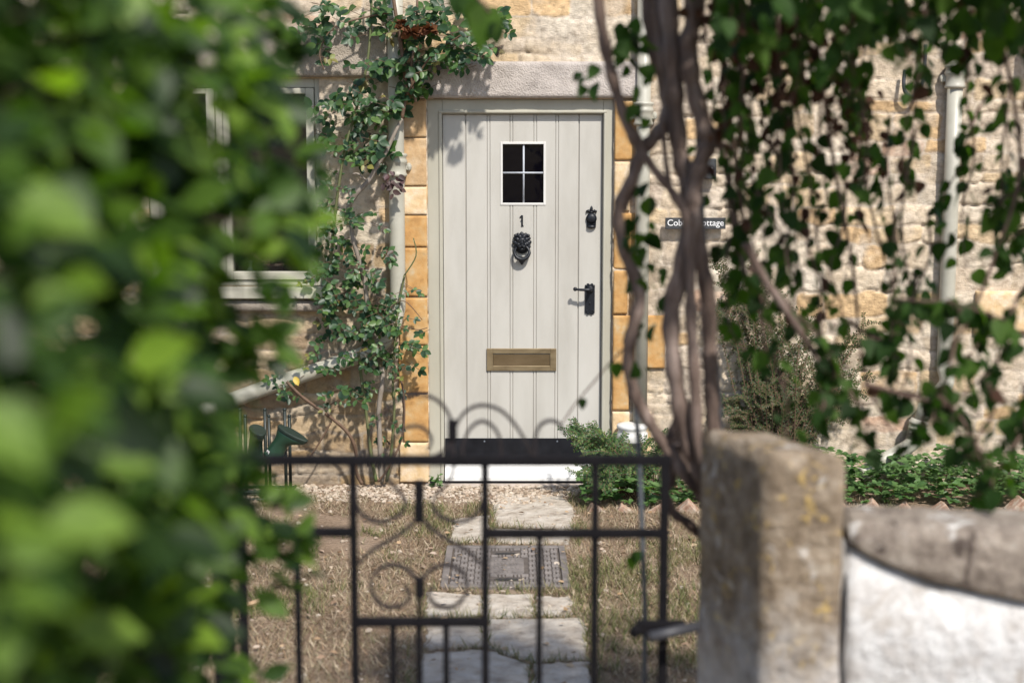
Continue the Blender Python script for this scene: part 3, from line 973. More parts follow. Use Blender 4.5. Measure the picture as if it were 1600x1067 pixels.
letter_plate()
kp = MB().box(DX0 + .006, DX1 - .006, LEAFY - .005, LEAFY - .0006, WZ(727), WZ(687))
kp.build('kick_plate', M['black_plate'], door, bevel=.001)
for px in (756, 872):
    MB().ball((WX(px), LEAFY - .005, WZ(692)), (.006, .003, .006), seg=8).build('screw', M['steel'], door, smooth=True)
wz0, wz1 = WZ(751), WZ(727)
wb = MB()
wb.add([(DX0 + .005, LEAFY - .012, wz1), (DX1 - .005, LEAFY - .012, wz1), (DX1 - .005, LEAFY - .055, wz0 + .018), (DX0 + .005, LEAFY - .055, wz0 + .018),
        (DX0 + .005, LEAFY - .055, wz0), (DX1 - .005, LEAFY - .055, wz0), (DX1 - .005, LEAFY - .0006, wz0), (DX0 + .005, LEAFY - .0006, wz0), (DX0 + .005, LEAFY - .0006, wz1), (DX1 - .005, LEAFY - .0006, wz1)],
       [(3, 2, 1, 0), (4, 5, 2, 3), (7, 6, 5, 4), (0, 1, 9, 8), (8, 9, 6, 7), (0, 8, 7, 4, 3), (1, 2, 5, 6, 9)])
wb.build('weatherboard', M['white_paint'], door, bevel=.002)
th = MB().box(FX0 + .004, FX1 - .004, .004, .13, -.01, WZ(751.5))
th.build('threshold', M['black_plate'], cottage, bevel=.003)
rough_block('door_step', FX0 - .02, FX1 + .02, -.03, .006, -.07, .002, M['step'], .004, .012, 77)

# window
wf = MB()
wy = .03
fwid = .055
wf.box(WINX0, WINX0 + fwid, wy, .13, WINB, WINT)
wf.box(WINX1 - fwid * .55, WINX1, wy, .13, WINB, WINT)
wf.box(WINX0 + fwid, WINX1 - fwid * .55, wy, .13, WINT - .05, WINT)
wf.box(WINX0 + fwid, WINX1 - fwid * .55, wy, .13, WINB, WINB + .03)
mx_ = WX(347)
wf.box(mx_ - .02, mx_ + .02, wy + .002, .13, WINB + .03, WINT - .05)
window = wf.build('window', M['frame_paint'], cottage, bevel=.004)


def casement(xa, xb):
    c = MB()
    z0, z1, s = WINB + .032, WINT - .052, .045
    c.box(xa, xa + s * .8, wy - .012, .10, z0, z1)
    c.box(xb - s, xb, wy - .012, .10, z0, z1)
    c.box(xa + s * .8, xb - s, wy - .012, .10, z0, z0 + s)
    c.box(xa + s * .8, xb - s, wy - .012, .10, z1 - s * .7, z1)
    c.build('casement', M['frame_paint'], window, bevel=.004)
    MB().box(xa + s * .8, xb - s, .055, .059, z0 + s, z1 - s * .7).build('glass_pane', M['glass'], window)


casement(mx_ + .022, WINX1 - fwid * .55 - .002)
casement(WINX0 + fwid + .002, mx_ - .022)
sl = MB().box(WINX0 - .03, WX(514), -.075, .16, WZ(465), WINB - .002)
sl.build('sill', M['frame_paint'], window, bevel=.005)
rough_block('sill_stone', WX(225), WX(506), WZ(486), WZ(469), -.05, .09, M['lintel_grey'], .008, .012, 91)


# pipes
def pipe_collar(mb, x, y, z, r):
    mb.lathe((x, y, z), [(r + .002, -.075), (r + .014, -.07), (r + .016, -.06), (r + .010, -.052), (r + .008, -.01), (r + .015, 0), (r + .017, .010), (r + .012, .018), (r + .010, .03), (r + .017, .038), (r + .016, .048), (r + .002, .052)], 24)


def downpipe(px, ytop, ybot, r, collars, tail, y=-.044):
    x = WX(px, y, 300)
    zt, zb_ = (WZ(ytop, y) if ytop > -50 else 3.0), WZ(ybot, y)
    pts = [(x, y, zt), (x, y, (zt + zb_) / 2), (x, y, zb_)]
    if tail:
        pts = [(x, y, zt), (x, y, (zt + zb_) / 2), (x, y, zb_ + .03)] + smooth_path([(x, y, zb_)] + tail, 5)
    mb = MB()
    mb.tube(pts, r, 20)
    o = mb.build('downpipe', M['pipe_paint'], cottage, smooth=True)
    for c in collars:
        cb = MB()
        zc = WZ(c, y)
        pipe_collar(cb, x, y, zc, r)
        cb.build('pipe_collar', M['pipe_paint'], o, smooth=True)
        bk = MB()
        for s in (-1, 1):
            bk.ball((x + s * (r + .022), y + .02, zc - .02), (.016, .014, .022), seg=8)
        bk.box(x - r - .03, x + r + .03, y + .010, -.002, zc - .035, zc - .005)
        bk.build('pipe_bracket', M['pipe_paint'], o)
    return o


p1 = downpipe(620, -100, 480, .042, [255], [at(612, 515, -.085), at(585, 545, -.09), at(520, 570, -.09), at(420, 604, -.09), at(300, 650, -.09), at(280, 670, -.09)])
p2 = downpipe(1004, -100, 668, .038, [175], [])
cb = MB()
xx = WX(988, -.085, 665)
cb.lathe((xx, -.085, WZ(690, -.085)), [(.05, -.16), (.05, -.01), (.078, .0), (.084, .012), (.084, .05), (.074, .062), (.082, .074), (.086, .086), (.080, .098), (.05, .10)], 28)
cb.build('pipe_collar', M['white_paint'], p2, smooth=True)
p3 = downpipe(1486, 96, 575, .041, [117], [at(1478, 600, -.085), at(1450, 632, -.09)])
MB().tube([at(1447, 632, -.09), at(1440, 655, -.09)], .04, 20).build('pipe_offset', M['pipe_paint'], p3, smooth=True)
cb = MB()
zz = at(1434, 672, -.09)
for k in range(4):
    cb.tube([zz + Vector((.004 - .004 * k, 0, .05 - .03 * k)), zz + Vector((.002 - .004 * k, 0, .05 - .03 * k - .018))], .052 - .001 * k, 20)
cb.tube([zz + Vector((.006, 0, .06)), zz + Vector((-.02, 0, -.06))], .045, 20)
cb.build('pipe_collar', M['pipe_paint'], p3, smooth=True)
sh = MB()
pth = smooth_path([at(1430, 688, -.09), at(1415, 700, -.11), at(1375, 722, -.16), at(1345, 742, -.22)], 6)
sh.tube(pth, .040, 18)
sh.build('pipe_shoe', M['pipe_paint'], p3, smooth=True)

# ---------------------------------------------------------------- things fixed on the facade
def text_mesh(body, size, name, m, parent, loc):
    cu = bpy.data.curves.new(name, 'FONT')
    cu.body = body
    cu.size = size
    cu.extrude = .0008
    cu.align_x = 'CENTER'
    cu.align_y = 'CENTER'
    ob = bpy.data.objects.new('tmp_text', cu)
    COL.objects.link(ob)
    dg = bpy.context.evaluated_depsgraph_get()
    me = bpy.data.meshes.new_from_object(ob.evaluated_get(dg))
    bpy.data.objects.remove(ob)
    me.transform(Matrix.Translation(Vector(loc) - origin_of(parent)) @ Matrix.Rotation(math.pi / 2, 4, 'X'))
    me.name = name
    me.materials.clear()
    return link_mesh(name, me, m, parent, Vector((0, 0, 0)))


sx0, sx1, sz0, sz1 = WX(1037), WX(1130), WZ(357.5), WZ(340)
sign = empty('house_sign', ((sx0 + sx1) / 2, -.03, sz0), 'small dark slate name plate with white lettering on the rubble wall behind the climber', 'sign')
MB().box(sx0, sx1, -.045, -.030, sz0, sz1).build('plate', M['slate'], sign, bevel=.002)
text_mesh('Cobble Cottage', .047, 'lettering', M['letter'], sign, ((sx0 + sx1) / 2, -.0462, (sz0 + sz1) / 2 + .002))

bl = empty('doorbell', (WX(1105), -.03, WZ(280)), 'small dark bell push with round button on the rubble wall above the name plate', 'doorbell')
MB().box(WX(1096), WX(1114), -.05, -.012, WZ(280), WZ(248)).build('case', M['slate'], bl, bevel=.006)
mbb = MB()
mbb.ball((WX(1105), -.052, WZ(265)), (.013, .006, .013), seg=14)
mbb.build('button', M['lead'], bl, smooth=True)

cab = MB()
cab.tube(smooth_path([at(1446, 70, -.04), at(1445, 96, -.045), at(1443, 122, -.05), at(1435, 146, -.05), at(1424, 152, -.05), at(1414, 143, -.05), at(1412, 128, -.045), at(1414, 110, -.035)], 6), .010, 10)
tag(cab.build('hanging_cable', M['cable'], origin=at(1446, 70, -.04), smooth=True), 'dark grey cable hanging in a loop on the rubble wall beside the far right downpipe', 'cable')
mb = MB().box(WX(1588), WX(1640), -.12, -.01, WZ(92), WZ(42))
mb2 = empty('meter_box', (WX(1612), -.01, WZ(92)), 'grey wall box high on the rubble wall at the far right edge', 'wall box')
mb.build('case', M['box_grey'], mb2, bevel=.004)
MB().box(WX(1586.5), WX(1641.5), -.128, -.1215, WZ(93), WZ(41)).build('cover', M['box_grey'], mb2, bevel=.003)

# plants behind the window
hp_loc = Vector((WX(428, .2), .2, WINB + .005))
hp = empty('houseplant', hp_loc, 'purple leaved houseplant in a small pot behind the window pane', 'houseplant')
MB().lathe(hp_loc, [(.04, 0), (.055, .09), (.06, .092), (.06, .105), (.05, .106), (.048, .08)], 16).build('pot', M['brick'], hp, smooth=True)
n = 90
A = rng.uniform(0, 2 * np.pi, n)
hgt = rng.uniform(.10, .36, n)
P = np.stack([hp_loc.x + np.cos(A) * .05 * hgt / .3, hp_loc.y + np.sin(A) * .04, hp_loc.z + hgt], 1)
leaves('foliage', ROSE, P, np.stack([np.cos(A), np.sin(A) * .6 - .3, rng.uniform(-.2, .9, n)], 1), np.stack([np.zeros(n), -np.ones(n), np.ones(n)], 1), rng.uniform(.05, .10, n), M['purple_leaf'], hp)
sp = MB()
for k in range(6):
    a = k * 1.05
    sp.tube([hp_loc + Vector((0, 0, .08)), hp_loc + Vector((.03 * math.cos(a), .02 * math.sin(a), .22)), hp_loc + Vector((.06 * math.cos(a), .03 * math.sin(a), .34))], .003, 6)
sp.build('stem', M['rose_green'], hp)
bl_ = Vector((WX(392, .19), .19, WINB + .005))
gb = MB().lathe(bl_, [(.022, 0), (.026, .01), (.026, .055), (.010, .085), (.009, .11), (.012, .112), (.012, .118)], 16)
M['bottle'] = mat('bottle_glass', [(0.35, 0.42, 0.40)], 1, 0.08, spec=0.6)
bt = gb.build('glass_bottle', M['bottle'], origin=bl_, smooth=True)
tag(bt, 'small pale glass bottle standing on the inner window sill', 'bottle')
# inner sill board that carries them, a part of the window
MB().box(WINX0 + .02, WINX1 - .02, .1301, .36, WINB - .02, WINB + .004).build('inner_sill', M['frame_paint'], window)


# ---------------------------------------------------------------- paths, gravel, grass
def rough_poly(pts, n, amp, seed):
    r = random.Random(seed)
    out = []
    k = len(pts)
    for i in range(k):
        a, b = Vector(pts[i]), Vector(pts[(i + 1) % k])
        for j in range(n):
            p = a.lerp(b, j / n)
            out.append((p.x + r.uniform(-amp, amp), p.y + r.uniform(-amp, amp)))
    return out


flags = [
    [(778, 771), (880, 775), (900, 800), (894, 828), (775, 824), (768, 800)],
    [(712, 812), (764, 806), (768, 846), (702, 848)],
    [(772, 829), (892, 832), (890, 851), (772, 849)],
    [(662, 926), (752, 930), (756, 961), (668, 966)],
    [(757, 930), (830, 931), (832, 964), (760, 966)],
    [(836, 932), (893, 933), (896, 963), (838, 963)],
    [(668, 972), (752, 970), (757, 1010), (664, 1016)],
    [(762, 971), (912, 968), (918, 1030), (830, 1034), (766, 1012)],
    [(660, 1021), (762, 1016), (826, 1040), (830, 1092), (648, 1096)],
    [(834, 1040), (920, 1035), (930, 1090), (836, 1094)],
    [(640, 1102), (790, 1099), (800, 1180), (620, 1180)],
    [(796, 1099), (940, 1096), (960, 1180), (806, 1180)],
    [(600, 1190), (780, 1188), (790, 1300), (560, 1300)],
    [(786, 1188), (970, 1186), (1000, 1300), (796, 1300)],
]
pm = MB()
FLAGW = []
for k, f in enumerate(flags):
    pts = [gnd(*p) for p in f]
    pts = [(p.x, p.y) for p in pts][::-1]
    FLAGW.append(pts)
    pts = rough_poly(pts, 9, .012, k)
    c = Vector((sum(p[0] for p in pts) / len(pts), sum(p[1] for p in pts) / len(pts)))
    ztop = .005 + (k * 37 % 5) * .0016
    n = len(pts)
    rings = []
    for (sc2, z) in ((1.0, -.02), (1.0, ztop - .009), (.975, ztop - .001), (.93, ztop)):
        rings.append([(c.x + (p[0] - c.x) * sc2, c.y + (p[1] - c.y) * sc2, z) for p in pts])
    vs = [p for r_ in rings for p in r_]
    fs = []
    for r_ in range(3):
        for i in range(n):
            fs.append((r_ * n + i, r_ * n + (i + 1) % n, (r_ + 1) * n + (i + 1) % n, (r_ + 1) * n + i))
    fs.append(tuple(3 * n + i for i in range(n)))
    pm.add(vs, fs)
tag(pm.build('path', M['flag'], smooth=False), kind='structure')

# inspection cover
c00, c10, c11, c01 = gnd(684, 920), gnd(887, 921), gnd(887, 857), gnd(702, 855)
hx0, hx1, hy0, hy1 = (c00.x + c01.x) / 2, (c10.x + c11.x) / 2, (c00.y + c10.y) / 2, (c01.y + c11.y) / 2
mh = empty('manhole_cover', ((hx0 + hx1) / 2, (hy0 + hy1) / 2, 0), 'grey cast iron inspection cover with a basket weave tread set into the path', 'manhole cover')
b_ = .03
f_ = MB()
f_.box(hx0, hx0 + b_, hy0, hy1, -.02, .014)
f_.box(hx1 - b_, hx1, hy0, hy1, -.02, .014)
f_.box(hx0 + b_, hx1 - b_, hy0, hy0 + b_, -.02, .014)
f_.box(hx0 + b_, hx1 - b_, hy1 - b_, hy1, -.02, .014)
f_.build('frame', M['manhole'], mh, bevel=.002)
MB().box(hx0 + b_ + .003, hx1 - b_ - .003, hy0 + b_ + .003, hy1 - b_ - .003, -.02, .006).build('plate', M['manhole_dirt'], mh)
tr = MB()
ux0, ux1, uy0, uy1 = hx0 + b_ + .008, hx1 - b_ - .008, hy0 + b_ + .008, hy1 - b_ - .008
NCX, NCY = 14, 15
cw, ch = (ux1 - ux0) / NCX, (uy1 - uy0) / NCY
mcx, mcy = (hx0 + hx1) / 2 + .005, (hy0 + hy1) / 2
for i in range(NCX):
    for j in range(NCY):
        x, y = ux0 + (i + .5) * cw, uy0 + (j + .5) * ch
        if abs(x - mcx) < .085 and abs(y - mcy) < .145:
            continue
        if abs(x - mcx) < .07 and abs(abs(y - mcy) - .20) < .035:
            continue
        for d in (-.24, .24):
            if (i + j) % 2 == 0:
                tr.box(x - cw * .46, x + cw * .46, y + d * ch - ch * .15, y + d * ch + ch * .15, .0055, .0125)
            else:
                tr.box(x + d * cw - cw * .15, x + d * cw + cw * .15, y - ch * .46, y + ch * .46, .0055, .0125)
tr.build('tread', M['manhole'], mh, bevel=.0012, seg=1)
pl = MB()
pts = []
for (sx, sy, a0) in ((1, 1, 0), (-1, 1, 90), (-1, -1, 180), (1, -1, 270)):
    for k in range(5):
        a = math.radians(a0 + 22.5 * k)
        pts.append((mcx + sx * .045 + .03 * math.cos(a), mcy + sy * .10 + .03 * math.sin(a)))
pl.slab(pts, .0055, .0095)
lt = pl
rr = random.Random(5)
for row in range(-3, 4, 2):
    x = mcx - .055
    while x < mcx + .045:
        ww = rr.uniform(.008, .016)
        lt.box(x, x + ww, mcy + row * .03 - .016, mcy + row * .03 + .016, .009, .013)
        x += ww + .006
lt.build('badge_panel', M['manhole'], mh, bevel=.001)
for s in (-1, 1):
    ks = MB()
    ks.slab([(mcx + .05 * math.cos(a) * 1.1, mcy + s * .20 + .021 * math.sin(a)) for a in [2 * math.pi * k / 20 for k in range(20)]], .0061, .0075)
    ks.build('key_hole', M['black_plate'], mh)

# gravel strip along the wall
n = 5200
tv, tf = [], []
ico = MB().ball((0, 0, 0), 1, None, 6, 4)
ICO = (np.array([tuple(p) for p in ico.v]), ico.f)
gx = rng.uniform(-2.9, .55, n)
gy = -rng.beta(1.1, 2.0, n) * .75 - .05
keep = ~((gx > .15) & (gy < -.3)) & ((gy > -.42 - .25 * (fbm(gx * 3, gy * 3, 5) - .3)))
gx, gy = np.concatenate([gx[keep], rng.uniform(-1.6, 1.2, 420)]), np.concatenate([gy[keep], rng.uniform(-3.5, -.3, 420)])
n = len(gx)
A = rng.uniform(0, 6.28, n)
sz = rng.uniform(.005, .0125, n) * rng.choice([1, 1, 1, 1.5], n)
V = ICO[0][None] * np.array([1, .8, .6])[None, None] * sz[:, None, None]
V = V * rng.uniform(.75, 1.25, (n, len(ICO[0]), 1))
ca, sa = np.cos(A)[:, None], np.sin(A)[:, None]
VX = V[..., 0] * ca - V[..., 1] * sa + gx[:, None]
VY = V[..., 0] * sa + V[..., 1] * ca + gy[:, None]
VZ = V[..., 2] + (sz * .35)[:, None]
V = np.stack([VX, VY, VZ], -1)
fl = np.concatenate([np.array(f) for f in ICO[1]])
ft = np.array([len(f) for f in ICO[1]])
nv = len(ICO[0])
tot = np.tile(ft, n)
tag(np_mesh('gravel', V.reshape(-1, 3), (fl[None] + (np.arange(n) * nv)[:, None]).ravel(), np.concatenate([[0], np.cumsum(tot)[:-1]]), tot, M['pebble'], smooth=False), kind='stuff')


def in_path(x, y, grow=0.0):
    res = np.zeros(len(x), bool)
    for pts in FLAGW:
        c = np.mean(np.array(pts), 0)
        q = c + (np.array(pts) - c) * (1 + grow)
        ins = np.ones(len(x), bool)
        k = len(q)
        for i in range(k):
            a, b = q[i], q[(i + 1) % k]
            cr = (b[0] - a[0]) * (y - a[1]) - (b[1] - a[1]) * (x - a[0])
            ins &= cr < 0 if True else ins
        ins2 = np.ones(len(x), bool)
        for i in range(k):
            a, b = q[i], q[(i + 1) % k]
            cr = (b[0] - a[0]) * (y - a[1]) - (b[1] - a[1]) * (x - a[0])
            ins2 &= cr > 0
        res |= ins | ins2
    res |= (x > hx0) & (x < hx1) & (y > hy0) & (y < hy1)
    return res


def grass(name, n, thr, seed, size, m, tilt, edge=False):
    r = np.random.default_rng(seed)
    x, y = r.uniform(-2.5, 2.0, n), r.uniform(-3.9, -.28, n)
    d = fbm(x * 2.3, y * 2.3, seed, 4) + .25 * (fbm(x * 11, y * 11, seed + 3, 2) - .5)
    if edge:
        nearp = in_path(x, y, .28) & ~in_path(x, y, 0)
        d = d + .16 * nearp
    k = (d > thr) & ~in_path(x, y, -.04) & ~((y > -.5) & (x > -.75) & (x < .3))
    x, y = x[k], y[k]
    n = len(x)
    a = r.uniform(0, 6.28, n)
    D = np.stack([np.cos(a), np.sin(a), r.uniform(tilt[0], tilt[1], n)], 1)
    N = np.stack([-np.cos(a) * .5 + r.normal(0, .3, n), -np.sin(a) * .5 + r.normal(0, .3, n), np.ones(n)], 1)
    o = leaves(name, BLADE, np.stack([x, y, np.full(n, .001)], 1), D, N, r.uniform(size[0], size[1], n), m, smooth=False)
    return tag(o, kind='stuff')


grass('dry_grass', 135000, .30, 21, (.018, .055), M['dry_grass'], (.05, .9))
grass('green_grass', 90000, .545, 33, (.025, .065), M['green_grass'], (.3, 1.6), True)
n = 420
x, y = rng.uniform(-1.7, 1.4, n), rng.uniform(-3.4, -.2, n)
a = rng.uniform(0, 6.28, n)
tag(leaves('leaf_litter', OVATE, np.stack([x, y, rng.uniform(.012, .024, n)], 1), np.stack([np.cos(a), np.sin(a), rng.uniform(-.1, .25, n)], 1),
           np.stack([rng.normal(0, .4, n), rng.normal(0, .4, n), np.ones(n)], 1), rng.uniform(.012, .038, n), M['litter']), kind='stuff')
pw = MB()
p0 = gnd(385, 945, .02)
p1_ = gnd(428, 938, .025)
pw.tube([p0, p0.lerp(p1_, .5) + Vector((0, .01, .006)), p1_], [.008, .014, .006], 6)
M['chip'] = mat('pale_wood', [(0.42, 0.26, 0.15), (0.52, 0.36, 0.24)], 30, 0.85)
tag(pw.build('wood_chip', M['chip'], origin=p0), 'pale splinter of wood lying on the dry grass near the left of the gate', 'wood chip')

# ---------------------------------------------------------------- edging bricks
EB = 'terracotta bricks set slantwise along the bed'
eb = MB()
s_ = .052
eb.v = []
R = Matrix.Rotation(math.radians(45), 3, 'Y')
eb.box(-s_, s_, -.035, .035, -s_, s_)
eb.v = [R @ p for p in eb.v]
brick0 = eb.build('edging_brick', M['brick'], origin=(0, 0, 0), bevel=.006)
brick_px = [(930, 'leftmost terracotta edging brick, set on its corner beside the path under the low shrub'),
            (976, 'second terracotta edging brick from the path, its corner tip behind the gate'),
            (1026, 'third terracotta edging brick from the path, just left of the gate stile'),
            (1074, None), (1122, None), (1170, None), (1218, None), (1266, None), (1314, None),
            (1360, 'small terracotta brick tip just right of the stone gate pillar'),
            (1412, 'slanting terracotta brick tip below the elbow of the far right downpipe'),
            (1470, 'pale pointed terracotta brick tip in the leafy bed above the white wall'),
            (1532, 'terracotta brick tip right of the pale pointed one in the leafy bed'),
            (1592, 'rightmost terracotta brick tip at the picture edge')]
first = True
for px, lab in brick_px:
    Y = -.60 + (.03 if px > 1300 else 0)
    pos = at(px, 795, Y)
    if lab is None:
        lab = 'terracotta edging brick hidden behind the stone gate pillar'
        if px < 1100: lab = 'terracotta edging brick hidden behind the foot of the climber'
    o = brick0 if first else brick0.copy()
    if not first:
        COL.objects.link(o)
    first = False
    o.location = (pos.x, Y + rnd.uniform(-.02, .02), -.014 + rnd.uniform(-.02, .018))
    o.rotation_euler = (rnd.uniform(-.3, .2), rnd.uniform(-.28, .28), rnd.uniform(-.5, .5))
    tag(o, lab, 'brick', EB)

# ---------------------------------------------------------------- boot rack and boots
rk_o = at(400, 760, -.38)
rack = empty('boot_rack', (rk_o.x, -.38, 0), 'dark metal boot rack with upright prongs by the cottage wall under the window', 'boot rack')
for (px, yy) in ((342, -.30), (376, -.42), (384, -.30), (415, -.42), (421, -.30), (446, -.42), (453, -.30)):
    x = WX(px, yy, 700)
    ztop = WZ(640 if yy < -.4 or px in (376, 446) else 650, yy)
    m_ = MB()
    m_.tube([(x, yy, .005), (x, yy, ztop)], .0085, 10)
    m_.ball((x, yy, ztop), .0105)
    m_.build('prong', M['rack'], rack, smooth=True)
xa, xb = WX(330, -.36, 760), WX(458, -.36, 760)
for yy, zz in ((-.42, .055), (-.30, .055), (-.42, .015), (-.30, .015)):
    MB().tube([(xa, yy, zz), (xb, yy, zz)], .008, 8).build('rail', M['rack'], rack, smooth=True)
for x in (xa, xb):
    MB().tube([(x, -.44, .055), (x, -.28, .055)], .008, 8).build('end_bar', M['rack'], rack, smooth=True)


def boot(base, yaw, lean, lab, sc3=1.0):
    """rubber boot upside down: opening at the bottom, sole up; rings of a loft (centre x, centre z, half length, half width)"""
    rings = [  # along the shaft from the opening up to the ankle, then the foot   (x, z, rx, ry)
        (0.000, .000, .068, .052), (.002, .012, .066, .051), (.004, .05, .060, .048), (.010, .09, .054, .044), (.018, .12, .054, .042), (.032, .145, .066, .042),
        (.050, .165, .088, .042), (.064, .185, .106, .043), (.068, .198, .110, .043)]
    T = Matrix.Translation(base) @ Matrix.Rotation(yaw, 4, 'Z') @ Matrix.Rotation(lean, 4, 'Y') @ Matrix.Scale(sc3, 4)
    o = empty('wellington_boot', base, lab, 'boot', 'upturned green rubber boots on the rack')
    seg = 20

    def loft(rs):
        vs, fs = [], []
        for (cx, cz, rx, ry) in rs:
            for k in range(seg):
                a = 2 * math.pi * k / seg
                vs.append(T @ Vector((cx + rx * math.cos(a), ry * math.sin(a) * (1 - .12 * math.cos(a)), cz)))
        for i in range(len(rs) - 1):
            for k in range(seg):
                fs.append((i * seg + k, i * seg + (k + 1) % seg, (i + 1) * seg + (k + 1) % seg, (i + 1) * seg + k))
        fs.append(tuple(range(seg - 1, -1, -1)))
        fs.append(tuple((len(rs) - 1) * seg + k for k in range(seg)))
        return MB().add(vs, fs)

    loft(rings).build('boot_body', M['boot'], o, smooth=True)
    loft([(.0, -.003, .071, .055), (.0, .018, .070, .054), (.001, .020, .066, .051)]).build('top_band', M['boot'], o, smooth=True)
    loft([(.068, .1985, .114, .047), (.069, .206, .116, .049), (.070, .218, .117, .049), (.070, .221, .112, .045)]).build('sole', M['sole'], o, bevel=.001)
    tg = MB()
    q = []
    for (a, z) in ((-2.3, .024), (-1.85, .024), (-1.85, .044), (-2.3, .044)):
        q.append(T @ Vector((.003 + .0665 * math.cos(a), .0525 * math.sin(a), z)))
    q2 = [p + (T.to_3x3() @ Vector((.2, .3, 0))) * .01 for p in q]
    tg.add(q + q2, [(0, 1, 2, 3), (7, 6, 5, 4), (0, 4, 5, 1), (1, 5, 6, 2), (2, 6, 7, 3), (3, 7, 4, 0)])
    tg.build('maker_tag', M['tag'], o)
    return o


boot(at(427, 714, -.42), math.radians(-22), math.radians(24), 'upturned dark green rubber boot on the right prong, its sole tilting down to the right', .80)
boot(at(399, 716, -.42), math.radians(-68), math.radians(8), 'upturned dark green rubber boot on the prong nearer the hedge, seen from its toe', .80)

# ---------------------------------------------------------------- climbing rose left of the door
rose_base = gnd(594, 752)
rose_base.y = -.12
rose = empty('climbing_rose', (rose_base.x, -.12, 0), 'climbing rose with dark green leaves trained up the wall between window and door', 'climbing rose')
RS = MB()


def stem(mb, pts, Y, r0, r1, n=5, sides=7):
    if not hasattr(Y, '__len__'):
        Y = [Y] * len(pts)
    P3 = smooth_path([at(p[0], p[1], y) for p, y in zip(pts, Y)], n)
    k = len(P3)
    mb.tube(P3, [r0 + (r1 - r0) * i / (k - 1) * 1.0 + .0 * i for i in range(k)], sides)
    return P3


a_ = MB()
stem(a_, [(545, 322), (558, 302), (575, 284), (590, 258), (604, 236), (616, 210), (628, 186)], [-.16, -.18, -.19, -.20, -.20, -.19, -.17], .014, .009)
a_.build('stem', M['rose_stem'], rose, smooth=True)
a_ = MB()
stem(a_, [(574, 478), (570, 440), (562, 410), (552, 372), (545, 322)], [-.14, -.16, -.17, -.17, -.16], .013, .012)
a_.build('stem', M['rose_stem'], rose, smooth=True)
a_ = MB()
stem(a_, [(574, 284), (560, 272), (552, 272)], -.19, .006, .004)
a_.build('stem', M['rose_stem'], rose, smooth=True)
a_ = MB()
stem(a_, [(596, 752), (594, 700), (592, 640), (598, 590), (592, 560), (574, 478)], [-.12, -.13, -.14, -.14, -.14, -.14], .015, .012)
a_.build('stem', M['rose_stem'], rose, smooth=True)
a_ = MB()
stem(a_, [(588, 752), (580, 710), (574, 660), (566, 600), (560, 550)], -.13, .010, .008)
a_.build('stem', M['rose_green'], rose, smooth=True)
a_ = MB()
stem(a_, [(604, 752), (612, 700), (616, 640), (614, 590), (620, 500), (632, 430)], -.12, .009, .006)
a_.build('stem', M['rose_green'], rose, smooth=True)
a_ = MB()
stem(a_, [(516, 420), (520, 370), (528, 300), (540, 230), (560, 160), (575, 90), (580, 20), (580, -40)], [-.13, -.14, -.16, -.16, -.15, -.14, -.13, -.12], .009, .006)
a_.build('stem', M['rose_green'], rose, smooth=True)
a_ = MB()
stem(a_, [(632, 430), (650, 400), (646, 372)], -.15, .004, .003)
a_.build('stem', M['rose_green'], rose, smooth=True)
a_ = MB()
stem(a_, [(448, 596), (470, 618), (500, 640), (522, 656), (545, 678), (556, 705), (556, 735), (566, 756)], [-.2, -.2, -.19, -.18, -.17, -.15, -.13, -.12], .009, .010)
a_.build('stem', M['rose_brown'], rose, smooth=True)
a_ = MB()
stem(a_, [(518, 658), (500, 690), (480, 720)], -.17, .005, .004)
a_.build('stem', M['rose_brown'], rose, smooth=True)
a_ = MB()
stem(a_, [(628, 186), (634, 140), (628, 80), (618, 20), (610, -40)], [-.16, -.15, -.14, -.13, -.12], .010, .010)
a_.build('stem', M['rose_brown'], rose, smooth=True)
a_ = MB()
stem(a_, [(650, 160), (642, 110), (650, 60), (652, 0)], -.16, .008, .006)
a_.build('stem', M['rose_brown'], rose, smooth=True)
a_ = MB()
stem(a_, [(634, 150), (672, 90), (710, 62), (745, 40)], [-.16, -.22, -.28, -.32], .006, .003)
a_.build('stem', M['rose_brown'], rose, smooth=True)
a_ = MB()
stem(a_, [(610, 20), (560, 30), (520, 45), (500, 80), (506, 110)], [-.14, -.18, -.2, -.22, -.22], .005, .003)
a_.build('stem', M['rose_brown'], rose, smooth=True)
a_ = MB()
stem(a_, [(600, 560), (625, 590), (632, 640), (626, 690), (604, 735), (590, 752)], -.15, .005, .006)
a_.build('stem', M['rose_brown'], rose, smooth=True)
a_ = MB()
stem(a_, [(620, 505), (650, 515), (668, 512)], [-.15, -.17, -.18], .003, .002)
a_.build('stem', M['rose_brown'], rose, smooth=True)
a_ = MB()
stem(a_, [(600, 490), (630, 470), (660, 500)], [-.15, -.2, -.2], .003, .002)
a_.build('stem', M['rose_brown'], rose, smooth=True)
